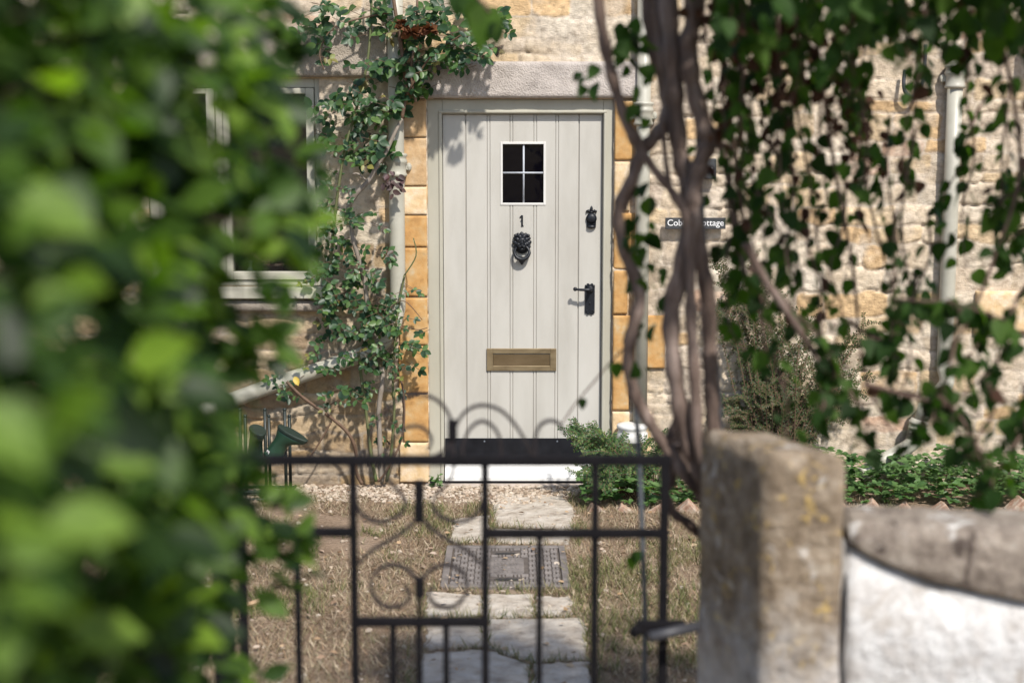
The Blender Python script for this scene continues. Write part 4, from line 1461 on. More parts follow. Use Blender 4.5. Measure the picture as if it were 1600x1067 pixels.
blobs = [(500, 55, 30, 55, 11, .22), (548, 22, 50, 26, 9, .2), (590, 30, 50, 40, 9, .2), (640, 70, 40, 55, 17, .22), (700, 45, 55, 40, 14, .30), (728, 80, 40, 28, 10, .30), (755, 60, 38, 40, 11, .34),
         (610, 110, 50, 28, 10, .22), (655, 135, 30, 25, 6, .22), (685, 100, 20, 18, 4, .26), (675, 20, 50, 25, 9, .2), (770, 40, 20, 25, 4, .3),
         (520, 195, 26, 40, 10, .2), (570, 150, 48, 35, 12, .22), (582, 170, 30, 24, 8, .24), (580, 222, 30, 36, 10, .22), (550, 240, 40, 36, 9, .2), (606, 165, 14, 20, 3, .24),
         (515, 300, 30, 34, 8, .2), (545, 345, 22, 40, 8, .2), (520, 385, 32, 36, 11, .22), (495, 330, 16, 26, 4, .18), (588, 350, 14, 22, 2, .18), (590, 395, 16, 14, 3, .2),
         (515, 450, 32, 40, 15, .22), (570, 445, 38, 30, 13, .24), (555, 485, 56, 34, 20, .24), (606, 482, 26, 34, 11, .24), (600, 535, 44, 32, 18, .24), (530, 545, 48, 32, 17, .24),
         (640, 450, 8, 12, 2, .24), (622, 570, 20, 20, 5, .2), (455, 590, 16, 34, 8, .24), (540, 612, 34, 14, 7, .22), (585, 590, 20, 16, 3, .2), (610, 635, 12, 30, 3, .18), (612, 690, 12, 16, 3, .18),
         (525, 630, 14, 10, 2, .2), (560, 400, 20, 20, 4, .2), (660, 515, 10, 8, 1, .2)]
rp, rd, rn_, rs_, kind = [], [], [], [], []
rach = MB()
rr = random.Random(17)
for (cx, cy, rx, ry, n, dep) in blobs:
    for i in range(int(n * 1.5)):
        for _ in range(20):
            u, v_ = rr.uniform(-1, 1), rr.uniform(-1, 1)
            if u * u + v_ * v_ < 1:
                break
        Y = -rr.uniform(.05, dep)
        p = at(cx + u * rx, cy + v_ * ry, Y)
        ang = rr.uniform(-.4, 3.5)
        d = Vector((math.cos(ang), rr.uniform(-.9, .1), math.sin(ang) * .4 - .45)).normalized()
        nn = Vector((rr.uniform(-.45, .45), -1, rr.uniform(.1, 1.1))).normalized()
        side = d.cross(nn).normalized()
        ln = rr.uniform(.05, .085)
        kd = 1 if rr.random() < .085 or (480 < cx < 580 and cy > 500 and rr.random() < .10) else 0
        rach.tube([p - d * .02, p + d * ln * .5, p + d * ln], .0014, 4)
        sz = rr.uniform(.028, .055) * (1.2 if cy < 300 else .92)
        for (f, s, k) in ((1, 0, 1.12), (.95, 1, 1), (.95, -1, 1), (.45, 1, .85), (.45, -1, .85)):
            if rr.random() < .08:
                continue
            dd = (d * (1 if s == 0 else .45) + side * s * .9 + Vector((rr.uniform(-.2, .2), rr.uniform(-.2, .2), rr.uniform(-.25, .1)))).normalized()
            rp.append(p + d * ln * f)
            rd.append(dd)
            rn_.append(nn + Vector((rr.uniform(-.35, .35), rr.uniform(-.3, .3), rr.uniform(-.35, .35))))
            rs_.append(sz * k)
            kind.append(kd)
kind = np.array(kind)
rp, rd, rn_, rs_ = [np.array([tuple(q) if hasattr(q, '__len__') else q for q in a]) for a in (rp, rd, rn_, rs_)]
leaves('foliage', ROSE, rp[kind == 0], rd[kind == 0], rn_[kind == 0], rs_[kind == 0], M['rose_leaf'], rose)
tag(leaves('foliage', ROSE, rp[kind == 1], rd[kind == 1], rn_[kind == 1], rs_[kind == 1] * .9, M['rose_dry_leaf'], rose), 'yellowing and brown rose leaves')
rach.build('leaf_stalk', M['rose_brown'], rose)['kind'] = 'stuff'


def bloom(px, py, Y, r):
    c = at(px, py, Y)
    n = 46
    a = rng.uniform(0, 2 * np.pi, n)
    e = rng.uniform(-.6, 1.2, n)
    D = np.stack([np.cos(a) * np.cos(e), np.sin(a) * np.cos(e) - .2, np.sin(e) * .6 - .2], 1)
    leaves('dead_bloom', ROSE, np.array(c)[None] + D * r * .15, D, rng.normal(0, 1, (n, 3)), rng.uniform(.6, 1.1, n) * r, M['bloom'], rose)


bloom(643, 50, -.28, .055)
bloom(671, 46, -.30, .05)
bloom(630, 38, -.22, .042)
tag(leaves('foliage', ROSE, [tuple(at(460, 588, -.28))], [(.4, -.3, -.8)], [(.2, -1, .3)], [.055], M['lemon_leaf'], rose), 'single bright yellow leaf')
# purple dried leaves by the pipe collar
n = 26
P = np.array([tuple(at(614 + rng.normal(0, 8), 282 + rng.normal(0, 8), -.16 - .03 * rng.random())) for _ in range(n)])
M['purple_dry'] = leaf_mat('purple_dry_leaf', [(.07, .03, .035), (.05, .03, .03), (.10, .05, .04)], (1, .8, .8), .15, .6)
leaves('foliage', ROSE, P, np.stack([rng.normal(0, .6, n), rng.normal(-.3, .3, n), -np.ones(n) * .5], 1), np.stack([rng.normal(0, .5, n), -np.ones(n), rng.normal(.3, .4, n)], 1), rng.uniform(.03, .05, n), M['purple_dry'], rose)


# ---------------------------------------------------------------- fishbone shrubs and ground cover
def fishbone(name, base, region, n, m, label, cat, size=.014, arch=.5, stemr=.003, seed=1):
    r = random.Random(seed)
    o = empty(name, base, label, cat)
    sm = MB()
    P, D, N, S = [], [], [], []
    for i in range(n):
        cx, cy, rx, ry, yf, yb = r.choice(region)
        tip = at(cx + r.uniform(-rx, rx), cy + r.uniform(-ry, ry), r.uniform(yf, yb))
        b0 = Vector((base[0] + r.uniform(-.12, .12), base[1] + r.uniform(-.05, .05), max(.01, base[2])))
        # the visible twig is the outer part of a long arching branch
        mid = b0.lerp(tip, .55) + Vector((r.uniform(-.06, .06), r.uniform(-.06, .02), .10 * arch + r.uniform(0, .08)))
        path = smooth_path([b0, mid, tip], 9)
        k = len(path)
        sm.tube(path, [stemr * (1 - .7 * i / (k - 1)) for i in range(k)], 5)
        for j in range(int(k * .3), k - 1):
            t = (path[j + 1] - path[j])
            tn = t.normalized()
            pl = Vector((r.uniform(-.3, .3), -1, r.uniform(.2, 1))).normalized()
            sd_ = tn.cross(pl).normalized()
            nl = max(2, int(t.length / (size * (.75 if arch < .7 else 1.1))))
            for q in range(nl):
                for s in (-1, 1):
                    P.append(path[j] + t * ((q + .5 * (s > 0)) / nl))
                    D.append(tn * .5 + sd_ * s + Vector((r.uniform(-.3, .3), r.uniform(-.3, .3), r.uniform(-.2, .4))))
                    N.append(pl + Vector((r.uniform(-.4, .4), r.uniform(-.4, .4), r.uniform(-.4, .4))))
                    S.append(size * r.uniform(.7, 1.25))
                # side twiglets
            if r.random() < .5:
                s = r.choice((-1, 1))
                ln = r.uniform(.05, .11)
                dv = (tn * .7 + sd_ * s * .8).normalized()
                for q in range(int(ln / (size * .6))):
                    pp = path[j] + dv * q * size * .6
                    for s2 in (-1, 1):
                        P.append(pp)
                        D.append(dv * .5 + dv.cross(pl) * s2 + Vector((r.uniform(-.3, .3), r.uniform(-.3, .3), r.uniform(-.2, .3))))
                        N.append(pl + Vector((r.uniform(-.4, .4), r.uniform(-.4, .4), r.uniform(-.4, .4))))
                        S.append(size * r.uniform(.6, 1.1))
                sm.tube([path[j], path[j] + dv * ln], stemr * .35, 4)
    sm.build('branch', M['rose_brown'], o)
    tp = lambda a: np.array([tuple(q) for q in a])
    leaves('foliage', TINY, tp(P), tp(D), tp(N), np.array(S), m, o)
    return o


fishbone('low_shrub', (WX(985), -.30, .0), [(920, 690, 36, 26, -.55, -.25), (985, 690, 70, 22, -.5, -.2), (905, 738, 26, 24, -.6, -.35), (1050, 700, 50, 30, -.4, -.2), (985, 735, 80, 24, -.6, -.3), (890, 676, 18, 10, -.5, -.3), (930, 755, 30, 14, -.6, -.4)],
         44, M['coto_leaf'], 'low glossy leaved shrub with fishbone twigs spilling in front of the door step', 'shrub', .017, .5, .003, 4)
fishbone('wall_shrub', (WX(1210), -.15, .0), [(1170, 480, 55, 50, -.2, -.05), (1230, 520, 90, 60, -.22, -.05), (1180, 580, 60, 60, -.22, -.05), (1290, 560, 60, 60, -.2, -.05), (1250, 640, 90, 50, -.3, -.05), (1140, 640, 30, 50, -.22, -.05), (1310, 640, 40, 40, -.2, -.05), (1340, 560, 30, 60, -.2, -.05), (1150, 420, 40, 30, -.2, -.05)],
         84, M['coto_dull'], 'tall twiggy wall shrub with tiny dull leaves spread against the rubble wall behind the climber', 'shrub', .016, .9, .0035, 9)


def cover(name, n, xr, yr, zr, seed, label=None):
    r = np.random.default_rng(seed)
    c = r.uniform(0, 1, (n, 2))
    X, Y = xr[0] + c[:, 0] * (xr[1] - xr[0]), yr[0] + c[:, 1] * (yr[1] - yr[0])
    h = zr * (.25 + .75 * fbm(X * 5, Y * 5, seed)) * r.uniform(.2, 1.25, n)
    P = np.stack([X, Y, h], 1)
    a = r.uniform(0, 6.28, n)
    P = np.repeat(P, 5, 0)
    a5 = np.repeat(a, 5) + np.tile(np.linspace(-1.9, 1.9, 5), n)
    D = np.stack([np.cos(a5), np.sin(a5) - .2, r.uniform(-.2, .5, 5 * n)], 1)
    N = np.stack([r.normal(0, .3, 5 * n), r.normal(-.35, .3, 5 * n), np.ones(5 * n)], 1)
    S = np.repeat(r.uniform(.025, .052, n), 5) * r.uniform(.8, 1.15, 5 * n)
    return leaves(name, ROSE, P, D, N, S, M['cover_leaf'])


tag(cover('ground_cover', 620, (1.5, 3.0), (-.60, -.05), .27, 3), kind='stuff')
tag(cover('ground_cover', 230, (.36, 1.1), (-.60, -.1), .19, 8), kind='stuff')
sd_p = gnd(683, 750)
wd = leaves('wall_weed', ROSE, np.array([(sd_p.x + rng.normal(0, .02), -.08 + rng.normal(0, .015), abs(rng.normal(.03, .02))) for _ in range(30)]), rng.normal(0, 1, (30, 3)) + np.array([0, -.4, .5]), rng.normal(0, .4, (30, 3)) + np.array([0, -.5, 1]),
            rng.uniform(.02, .04, 30), M['cover_leaf'], origin=(sd_p.x, -.08, 0))
tag(wd, 'small green weed growing at the foot of the wall beside the door frame', 'weed')

# ---------------------------------------------------------------- iron gate
GD = 2.96
GY = GD - CAM_D
gate = empty('iron_gate', (at(709, 900, GY).x, GY, 0), 'black wrought iron garden gate with scrollwork and a latch, closed across the path', 'gate')


def gp(px, py):
    p = at(px, py, GY)
    return p


def gx_(px):
    return at(px, 800, GY).x


def bar(px, ztop_px, r=.0075, zb=.06, name='bar'):
    x = gx_(px)
    zt = WZ(ztop_px, GY)
    MB().box(x - r, x + r, GY - r, GY + r, zb, zt).build(name, M['gate_iron'], gate, bevel=.0025)


def rail(pxa, pxb, py, h=.0095, name='rail'):
    z = WZ(py, GY)
    MB().box(gx_(pxa), gx_(pxb), GY - .0105, GY + .0105, z - h, z + h).build(name, M['gate_iron'], gate, bevel=.0025)


TOPR = 719
rail(376, 1048, TOPR, .0105)
rail(378, 548, 831)
rail(762, 1036, 833)
rail(556, 755, 971)
z_ = .09
MB().box(gx_(376), gx_(1040), GY - .0105, GY + .0105, z_ - .01, z_ + .01).build('rail', M['gate_iron'], gate, bevel=.0025)
for px, zt, r in ((377, 712, .010), (552, TOPR, .008), (758, TOPR, .008), (930, TOPR, .008), (1038, 725, .010)):
    bar(px, zt, r, .06, 'stile' if r == .010 else 'bar')
for px, zt in ((463, 833), (843, 835), (612, 973), (653, 973), (696, 973)):
    bar(px, zt, .0068)
# extra slim bars in the lower right that meet the mid rail
def scroll(ptspx, th=.0060, n=7):
    P3 = smooth_path([gp(*p) for p in ptspx], n)
    MB().strip([(p.x, p.z) for p in P3], th, GY - .007, GY + .007).build('scroll', M['scroll_iron'], gate)


def mir(pts, c):
    return [(2 * c - x, y) for x, y in pts]


def spiral(cx, cy, r0, r1, a0, a1, n=14):
    return [(cx + (r0 + (r1 - r0) * i / n) * math.cos(math.radians(a0 + (a1 - a0) * i / n)), cy - (r0 + (r1 - r0) * i / n) * math.sin(math.radians(a0 + (a1 - a0) * i / n))) for i in range(n + 1)]


# crest above the top rail
scroll([(566, 716), (574, 690), (590, 655), (618, 628), (652, 616), (684, 626), (703, 652), (706, 684), (694, 704), (672, 716)])
scroll([(709, 716), (708, 690), (714, 662), (730, 641), (754, 633), (782, 641), (806, 665), (822, 692), (834, 716)])
scroll([(722, 716), (724, 694), (734, 670), (752, 658), (770, 666), (781, 686), (784, 716)])
scroll([(838, 716), (836, 690), (842, 667), (858, 657), (874, 662), (880, 676)])
scroll([(600, 716), (612, 690), (634, 668), (660, 668), (674, 686), (668, 704)])
# lyre in the middle panel, symmetrical about its own middle
CX = 655
for pts in ([(628, 772), (634, 788), (622, 806), (594, 815), (568, 806), (557, 785), (556, 762)],
            [(655, 762), (655, 800), (640, 822), (610, 843), (580, 860), (560, 880)],
            [(655, 965), (656, 930), (650, 904), (628, 885), (602, 884), (583, 900), (582, 926), (600, 946), (626, 946), (640, 930), (634, 916)]):
    scroll(pts)
    scroll(mir(pts, CX))
scroll([(600, 724), (606, 748), (628, 772)])
scroll(mir([(600, 724), (606, 748), (628, 772)], CX))
for (px, py) in ((655, 767), (655, 800), (656, 917), (707, 672)):
    p = gp(px, py)
    MB().box(p.x - .010, p.x + .010, GY - .011, GY + .011, p.z - .022, p.z + .022).build('collar', M['gate_iron'], gate, bevel=.003)
# latch
la = gp(1032, 975)
lm = MB()
lm.box(la.x - .055, la.x + .05, GY - .035, GY - .0115, la.z - .014, la.z + .016)
lm.tube([(la.x - .055, GY - .03, la.z), (la.x - .062, GY - .05, la.z - .004)], .012, 10)
lm.build('latch', M['gate_iron'], gate, bevel=.003)
lv = MB()
q0, q1 = atd(1015, 995, 2.86), atd(1090, 978, 2.90)
lv.tube([q0, q1], .012, 8)
lv.build('latch_bar', M['cable'], gate, smooth=True)
for zpx in (760, 1000):
    p = gp(377, zpx)
    m_ = MB()
    m_.tube([(p.x - .02, GY, p.z - .03), (p.x - .02, GY, p.z + .03)], .009, 10)
    m_.build('hinge', M['gate_iron'], gate, smooth=True)
gpst = MB()
px_ = gx_(377) - .045
gpst.box(px_ - .018, px_ + .018, GY - .018, GY + .018, 0, WZ(700, GY))
gpst.ball((px_, GY, WZ(700, GY) + .012), .022)
gpst.build('hanging_post', M['gate_iron'], gate, bevel=.002)


# ---------------------------------------------------------------- gate pillar and garden wall
def grid_block(name, corners, z0, z1, m, origin, amp, rnd_, seed, n=(10, 18, 34), bevel_r=.03, parent=None):
    """worn block over a quadrilateral plan (corners counter-clockwise) with rounded, chipped edges"""
    nu, nv_, nz = n
    c = [Vector((p[0], p[1])) for p in corners]
    cen = sum(c, Vector((0, 0))) / 4
    bm = bmesh.new()
    grid = {}

    def pt(u, v, wv):
        p = (c[0] * (1 - u) + c[1] * u) * (1 - v) + (c[3] * (1 - u) + c[2] * u) * v
        return Vector((p.x, p.y, z0 + (z1 - z0) * wv))

    def vert(i, j, k):
        key = (i, j, k)
        if key not in grid:
            grid[key] = bm.verts.new(pt(i / nu, j / nv_, k / nz))
        return grid[key]
    for k in (0, nz):
        for i in range(nu):
            for j in range(nv_):
                bm.faces.new([vert(i, j, k), vert(i + 1, j, k), vert(i + 1, j + 1, k), vert(i, j + 1, k)])
    for k in range(nz):
        for i in range(nu):
            for j in (0, nv_):
                bm.faces.new([vert(i, j, k), vert(i + 1, j, k), vert(i + 1, j, k + 1), vert(i, j, k + 1)])
        for j in range(nv_):
            for i in (0, nu):
                bm.faces.new([vert(i, j, k), vert(i, j + 1, k), vert(i, j + 1, k + 1), vert(i, j, k + 1)])
    bmesh.ops.recalc_face_normals(bm, faces=bm.faces)
    bm.normal_update()
    # round the edges by pulling vertices inside a smaller box
    lx = (c[1] - c[0]).length
    ly = (c[3] - c[0]).length
    for (i, j, k), v in grid.items():
        u, w_ = i / nu, j / nv_
        du, dv = min(u, 1 - u) * lx, min(w_, 1 - w_) * ly
        dz = (1 - k / nz) * (z1 - z0)
        R_ = bevel_r
        ex, ey, ez = max(0, R_ - du), max(0, R_ - dv), max(0, R_ - dz)
        ln = math.sqrt(ex * ex + ey * ey + ez * ez)
        if ln > R_:
            f = (ln - R_) / ln
            au = (c[1] - c[0]).normalized() * (1 if u < .5 else -1)
            av = (c[3] - c[0]).normalized() * (1 if w_ < .5 else -1)
            v.co += Vector((au.x * ex * f + av.x * ey * f, au.y * ex * f + av.y * ey * f, -ez * f))
    cos = np.array([tuple(v.co) for v in bm.verts])
    nn = np.array([tuple(v.normal) for v in bm.verts])
    d = (fbm(cos[:, 0] * 11 + cos[:, 1] * 9, cos[:, 2] * 11, seed, 4) - .5) * 2 * amp + (fbm(cos[:, 0] * 30 - cos[:, 1] * 28, cos[:, 2] * 30, seed + 5, 3) - .5) * amp
    for v, q, k in zip(bm.verts, nn, d):
        v.co += Vector(tuple(q)) * float(k)
    me = bpy.data.meshes.new(name)
    for v in bm.verts:
        v.co -= Vector(origin)
    bm.to_mesh(me)
    bm.free()
    me.polygons.foreach_set('use_smooth', [True] * len(me.polygons))
    return link_mesh(name, me, m, parent, Vector(origin))


ZP = CAM_H - .558
pA, pB, pC = (.498, 2.72 - CAM_D), (.398, 2.986 - CAM_D), (.648, 2.69 - CAM_D)
pD = (pB[0] + pC[0] - pA[0], pB[1] + pC[1] - pA[1])
pil = grid_block('gate_pillar', [pA, pC, pD, pB], 0, ZP, M['pillar'], (pA[0], pA[1], 0), .006, 0, 13, (8, 14, 40), .016)
tag(pil, 'square weathered stone gate pillar with yellow lichen and worn whitewash beside the gate', 'pillar')

front = [Vector((x, d - CAM_D, 0)) for x, d in ((.660, 2.702), (.80, 2.672), (.98, 2.64), (1.5, 2.56), (2.4, 2.44))]
back = [Vector((x, d - CAM_D, 0)) for x, d in ((2.4, 2.66), (1.5, 2.78), (.98, 2.85), (.80, 2.87), (.672, 2.89))]
gw = empty('garden_wall', (.9, -5.2, 0), 'curved white rendered garden wall with a thick weathered stone coping, right of the gate pillar', 'wall')
fpath = smooth_path(front, 8)
bpath = smooth_path(back, 8)[::-1]
nb = len(fpath)


def resample(path, n):
    L_ = [0]
    for a, b in zip(path, path[1:]):
        L_.append(L_[-1] + (b - a).length)
    out = []
    for i in range(n):
        t = L_[-1] * i / (n - 1)
        k = max(0, min(len(path) - 2, int(np.searchsorted(L_, t)) - 1))
        f = (t - L_[k]) / max(1e-9, L_[k + 1] - L_[k])
        out.append(path[k].lerp(path[k + 1], f))
    return out


NF = 90
fr_ = resample(fpath, NF)
bk_ = resample(bpath, NF)
ZT = CAM_H - .705


def zbot(x):
    return CAM_H - float(np.interp(x, [.66, .695, .73, .80, .88, .973, 1.15, 1.5, 2.4], [.738, .757, .774, .797, .815, .8295, .845, .85, .85]))


def wall_loft(name, m, rows, amp, seed):
    vs, fs = [], []
    nr = len(rows)
    for i in range(NF):
        for (u, z) in rows:
            p = fr_[i].lerp(bk_[i], u)
            vs.append([p.x, p.y, z(fr_[i].x) if callable(z) else z])
    for i in range(NF - 1):
        for k in range(nr):
            k2 = (k + 1) % nr
            fs.append((i * nr + k, i * nr + k2, (i + 1) * nr + k2, (i + 1) * nr + k))
    fs += [tuple(range(nr)), tuple((NF - 1) * nr + k for k in range(nr - 1, -1, -1))]
    c = np.array(vs)
    d = (fbm(c[:, 0] * 10 + c[:, 1] * 8, c[:, 2] * 14 + c[:, 1] * 5, seed, 4) - .5) * 2 * amp
    d2 = (fbm(c[:, 0] * 12 - c[:, 1] * 9, c[:, 2] * 14 + c[:, 0] * 5, seed + 9, 4) - .5) * 2 * amp
    c[:, 1] += d
    c[:, 2] += d2 * .6
    return MB().add([tuple(p) for p in c], fs).build(name, m, gw, smooth=True)


def mixz(f, dz=0.0):
    return lambda x: zbot(x) * (1 - f) + ZT * f + dz


wall_loft('coping', M['coping'], [(.0, zbot), (-.03, mixz(0, .008)), (-.035, mixz(.35)), (-.025, mixz(.75)), (-.0, mixz(1, -.008)), (.06, ZT + .006), (.2, ZT + .012), (.5, ZT + .018), (.8, ZT + .012), (.97, ZT), (1.02, ZT - .02), (1.02, zbot),
                                 (.8, mixz(0, -.002)), (.5, mixz(0, -.002)), (.2, mixz(0, -.002))], .006, 23)
wall_loft('rendered_face', M['render'], [(.05, 0), (.05, .2), (.05, .4), (.05, .5), (.05, .6), (.05, .7), (.05, .8), (.05, mixz(0, -.008)), (.9, mixz(0, -.008)), (.9, 0)], .006, 29)

# ---------------------------------------------------------------- arch posts and woody climber over the gate
ar = empty('metal_arch', (.38, -4.5, 0), 'slim grey metal arch post standing among the twisted climber stems', 'arch')
m_ = MB()
ap = smooth_path([atd(1138, 1000, 3.26), atd(1124, 640, 3.26), atd(1112, 520, 3.26), atd(1097, 350, 3.26), atd(1090, 180, 3.26), atd(1078, 0, 3.26), atd(1040, -120, 3.26), atd(900, -190, 3.26)], 6)
ap[0].z = 0
m_.tube(ap, .0075, 10)
m_.build('post', M['steel'], ar, smooth=True)
m_ = MB()
ap2 = smooth_path([atd(1008, 960, 3.25), atd(1003, 820, 3.25), atd(998, 700, 3.25), atd(990, 600, 3.25)], 5)
bb = ap2[0].copy()
bb.z = 0
m_.tube([bb] + ap2, .006, 8)
m_.build('post', M['steel'], ar, smooth=True)

cl_base = Vector((.43, -4.52, 0))
climb = empty('woody_climber', cl_base, 'old woody climber with twisted brown stems and trailing dark leaves hanging over the gate pillar', 'climber')


def cstem(pts, d, r0, r1, seed, sides=10, wob=.10, n=8, m='bark'):
    r = random.Random(seed)
    if not hasattr(d, '__len__'):
        d = [d] * len(pts)
    P3 = smooth_path([atd(p[0], p[1], q) for p, q in zip(pts, d)], n)
    k = len(P3)
    ph = r.uniform(0, 6)
    rad = [(r0 + (r1 - r0) * i / (k - 1)) * (1 + wob * math.sin(i * .9 + ph) + wob * r.uniform(-.5, .5)) for i in range(k)]
    mb = MB()
    mb.tube(P3, rad, sides)
    mb.build('stem', M[m], climb, smooth=True)
    return P3


cstem([(930, -60), (937, 20), (947, 80), (962, 140), (980, 195), (1000, 235), (990, 275), (970, 312), (966, 350), (976, 395), (992, 435), (1000, 470), (988, 515), (982, 560), (990, 610), (1012, 655), (1035, 690), (1052, 715), (1072, 745), (1100, 770)],
      [3.2] * 20, .0125, .0155, 1)
cstem([(1010, -60), (1018, 20), (1030, 90), (1044, 150), (1040, 190), (1022, 215), (1002, 240), (985, 290), (972, 330)], 3.24, .024, .012, 2)
cstem([(1040, -60), (1046, 30), (1052, 100), (1056, 170), (1062, 240), (1074, 290), (1083, 340), (1094, 400), (1104, 450), (1108, 520), (1110, 580), (1114, 660), (1120, 720), (1132, 800), (1140, 1000)], 3.2, .021, .016, 3)
cstem([(1080, -60), (1084, 20), (1076, 70), (1082, 130), (1098, 190), (1106, 225), (1092, 260), (1082, 310), (1078, 350), (1064, 420), (1050, 480), (1050, 545), (1060, 620), (1074, 690), (1096, 740), (1124, 810), (1130, 1000)], 3.16, .020, .020, 4)
cstem([(1004, 238), (1022, 265), (1050, 300), (1070, 335), (1075, 380), (1078, 430), (1080, 510), (1086, 600), (1090, 690), (1112, 760), (1126, 900)], 3.13, .009, .016, 5)
cstem([(1036, 190), (1040, 250), (1050, 300), (1068, 330)], 3.2, .006, .006, 6)
cstem([(1118, 200), (1136, 270), (1150, 350), (1164, 430), (1186, 480), (1216, 510)], 3.3, .009, .006, 7)
cstem([(1165, 380), (1190, 430), (1225, 480), (1258, 530), (1290, 580)], 3.0, .011, .006, 8)
cstem([(1040, 700), (1052, 740), (1040, 770), (1052, 800), (1072, 815), (1100, 840)], 3.28, .012, .012, 9)
cstem([(1070, 725), (1050, 700), (1058, 660), (1070, 640)], 3.3, .02, .012, 10)
cstem([(1066, 690), (1086, 740), (1116, 800), (1126, 950), (1126, 1100), (1126, 1300)], 3.24, .026, .034, 11)
# slim twig with two leaves in front of the door
tw = cstem([(1000, 520), (958, 562), (925, 600), (898, 632), (874, 668)], 3.3, .0026, .0018, 12, 6, .05, 6, 'twig')

LP, LD, LN, LS = [], [], [], []
BP, BD, BN, BS = [], [], [], []
tws = MB()
rr = random.Random(29)


SIGN_SIGHT = [(at(1113, 349, -.03) - Vector((0, -CAM_D, CAM_H))).normalized()]


def add_leaf(p, down=1.0, size=None, brown=False, out=0.0):
    q = Vector(p) - Vector((0, -CAM_D, CAM_H))      # the name plate is kept clear: shoots in front of it are pruned
    if (q - SIGN_SIGHT[0] * q.dot(SIGN_SIGHT[0])).length < .045 and q.y > 1.5:
        return
    a = rr.uniform(0, 6.28)
    d = Vector((math.cos(a) * .7, math.sin(a) * .7, -down * rr.uniform(.5, 1.4)))
    n_ = Vector((rr.uniform(-1, 1), rr.uniform(-1.2, .6), rr.uniform(.0, 1)))
    s = size or rr.choice((rr.uniform(.026, .042), rr.uniform(.032, .058)))
    (BP if brown else LP).append(tuple(p))
    (BD if brown else LD).append(tuple(d))
    (BN if brown else LN).append(tuple(n_))
    (BS if brown else LS).append(min(s, .040) if brown else s)


def strand(x0, y0, x1, y1, d, spacing=.05, brown=0.0, r=.0034, size=None, start=0.0):
    k = 5
    pts = []
    for i in range(k):
        t = i / (k - 1)
        pts.append(atd(x0 + (x1 - x0) * t + rr.uniform(-14, 14) * (i not in (0,)), y0 + (y1 - y0) * t, d + rr.uniform(-.06, .06)))
    P3 = smooth_path(pts, 5)
    tws.tube(P3, [r * (1 - .6 * i / (len(P3) - 1)) for i in range(len(P3))], 5)
    for a, b in zip(P3, P3[1:]):
        ln = (b - a).length
        for q in range(max(1, int(ln / spacing + rr.random()))):
            t = rr.random()
            if rr.random() < start:
                continue
            p = a.lerp(b, t)
            off = Vector((rr.uniform(-.025, .025), rr.uniform(-.025, .025), rr.uniform(-.02, .01)))
            tws.tube([p, p + off], .0011, 4)
            add_leaf(p + off, 1.0, size, rr.random() < brown)


# curtain of trailing shoots, thick at the top
for i in range(18):
    x = rr.uniform(1105, 1340)
    y1 = rr.choice([90, 140, 190, 250, 320, 400, 470]) + rr.uniform(-40, 30)
    strand(x + rr.uniform(-20, 20), -90, x + rr.uniform(-25, 40), y1, rr.uniform(2.95, 3.6), .046 if y1 < 260 else .075, .6 if y1 < 260 else .22)
for i in range(15):
    x = rr.uniform(1330, 1630)
    y1 = rr.choice([30, 60, 100, 130, 200, 300]) + rr.uniform(-30, 40)
    strand(x + rr.uniform(-20, 20), -90, x + rr.uniform(-30, 30), y1, rr.uniform(2.8, 3.5), .048, .15)
for (x0, y0, x1, y1, d) in ((1210, 150, 1240, 420, 3.3), (1290, 100, 1280, 380, 3.4), (1350, 100, 1345, 330, 3.5), (1140, 240, 1160, 520, 3.3), (1390, 180, 1410, 480, 3.4), (1450, 330, 1400, 640, 3.3),
                            (1440, 90, 1430, 300, 3.6), (1520, 60, 1500, 420, 3.5), (1580, 120, 1560, 420, 3.4), (1610, 250, 1560, 420, 3.2), (1540, 150, 1470, 350, 3.6),
                            (1180, 300, 1250, 470, 3.2), (1140, 372, 1156, 560, 3.3), (1320, 280, 1300, 560, 3.3), (1260, 380, 1300, 640, 3.1)):
    strand(x0, y0, x1, y1, d, .055, .05)
for i in range(240):            # the thick upper mass
    x = rr.uniform(1105, 1630)
    y = rr.uniform(-90, 40 + 60 * rr.random())
    p = atd(x, y, rr.uniform(2.6, 3.3))
    add_leaf(p, 1.0, rr.uniform(.035, .066), False)
for i in range(40):             # bunches of small withered leaves and seed heads
    cx_ = rr.uniform(1100, 1345) if rr.random() < .85 else rr.uniform(1345, 1620)
    cy_ = -70 + 330 * rr.random() ** 1.35 if cx_ < 1345 else rr.uniform(-80, 50)
    dd_ = rr.uniform(3.0, 3.7)
    sp_ = rr.uniform(9, 24)
    for q in range(rr.randint(12, 26)):
        add_leaf(atd(cx_ + rr.gauss(0, sp_), cy_ + rr.gauss(0, sp_ * 1.5), dd_ + rr.uniform(-.08, .08)), 1.0, rr.uniform(.018, .042), rr.random() < .72)
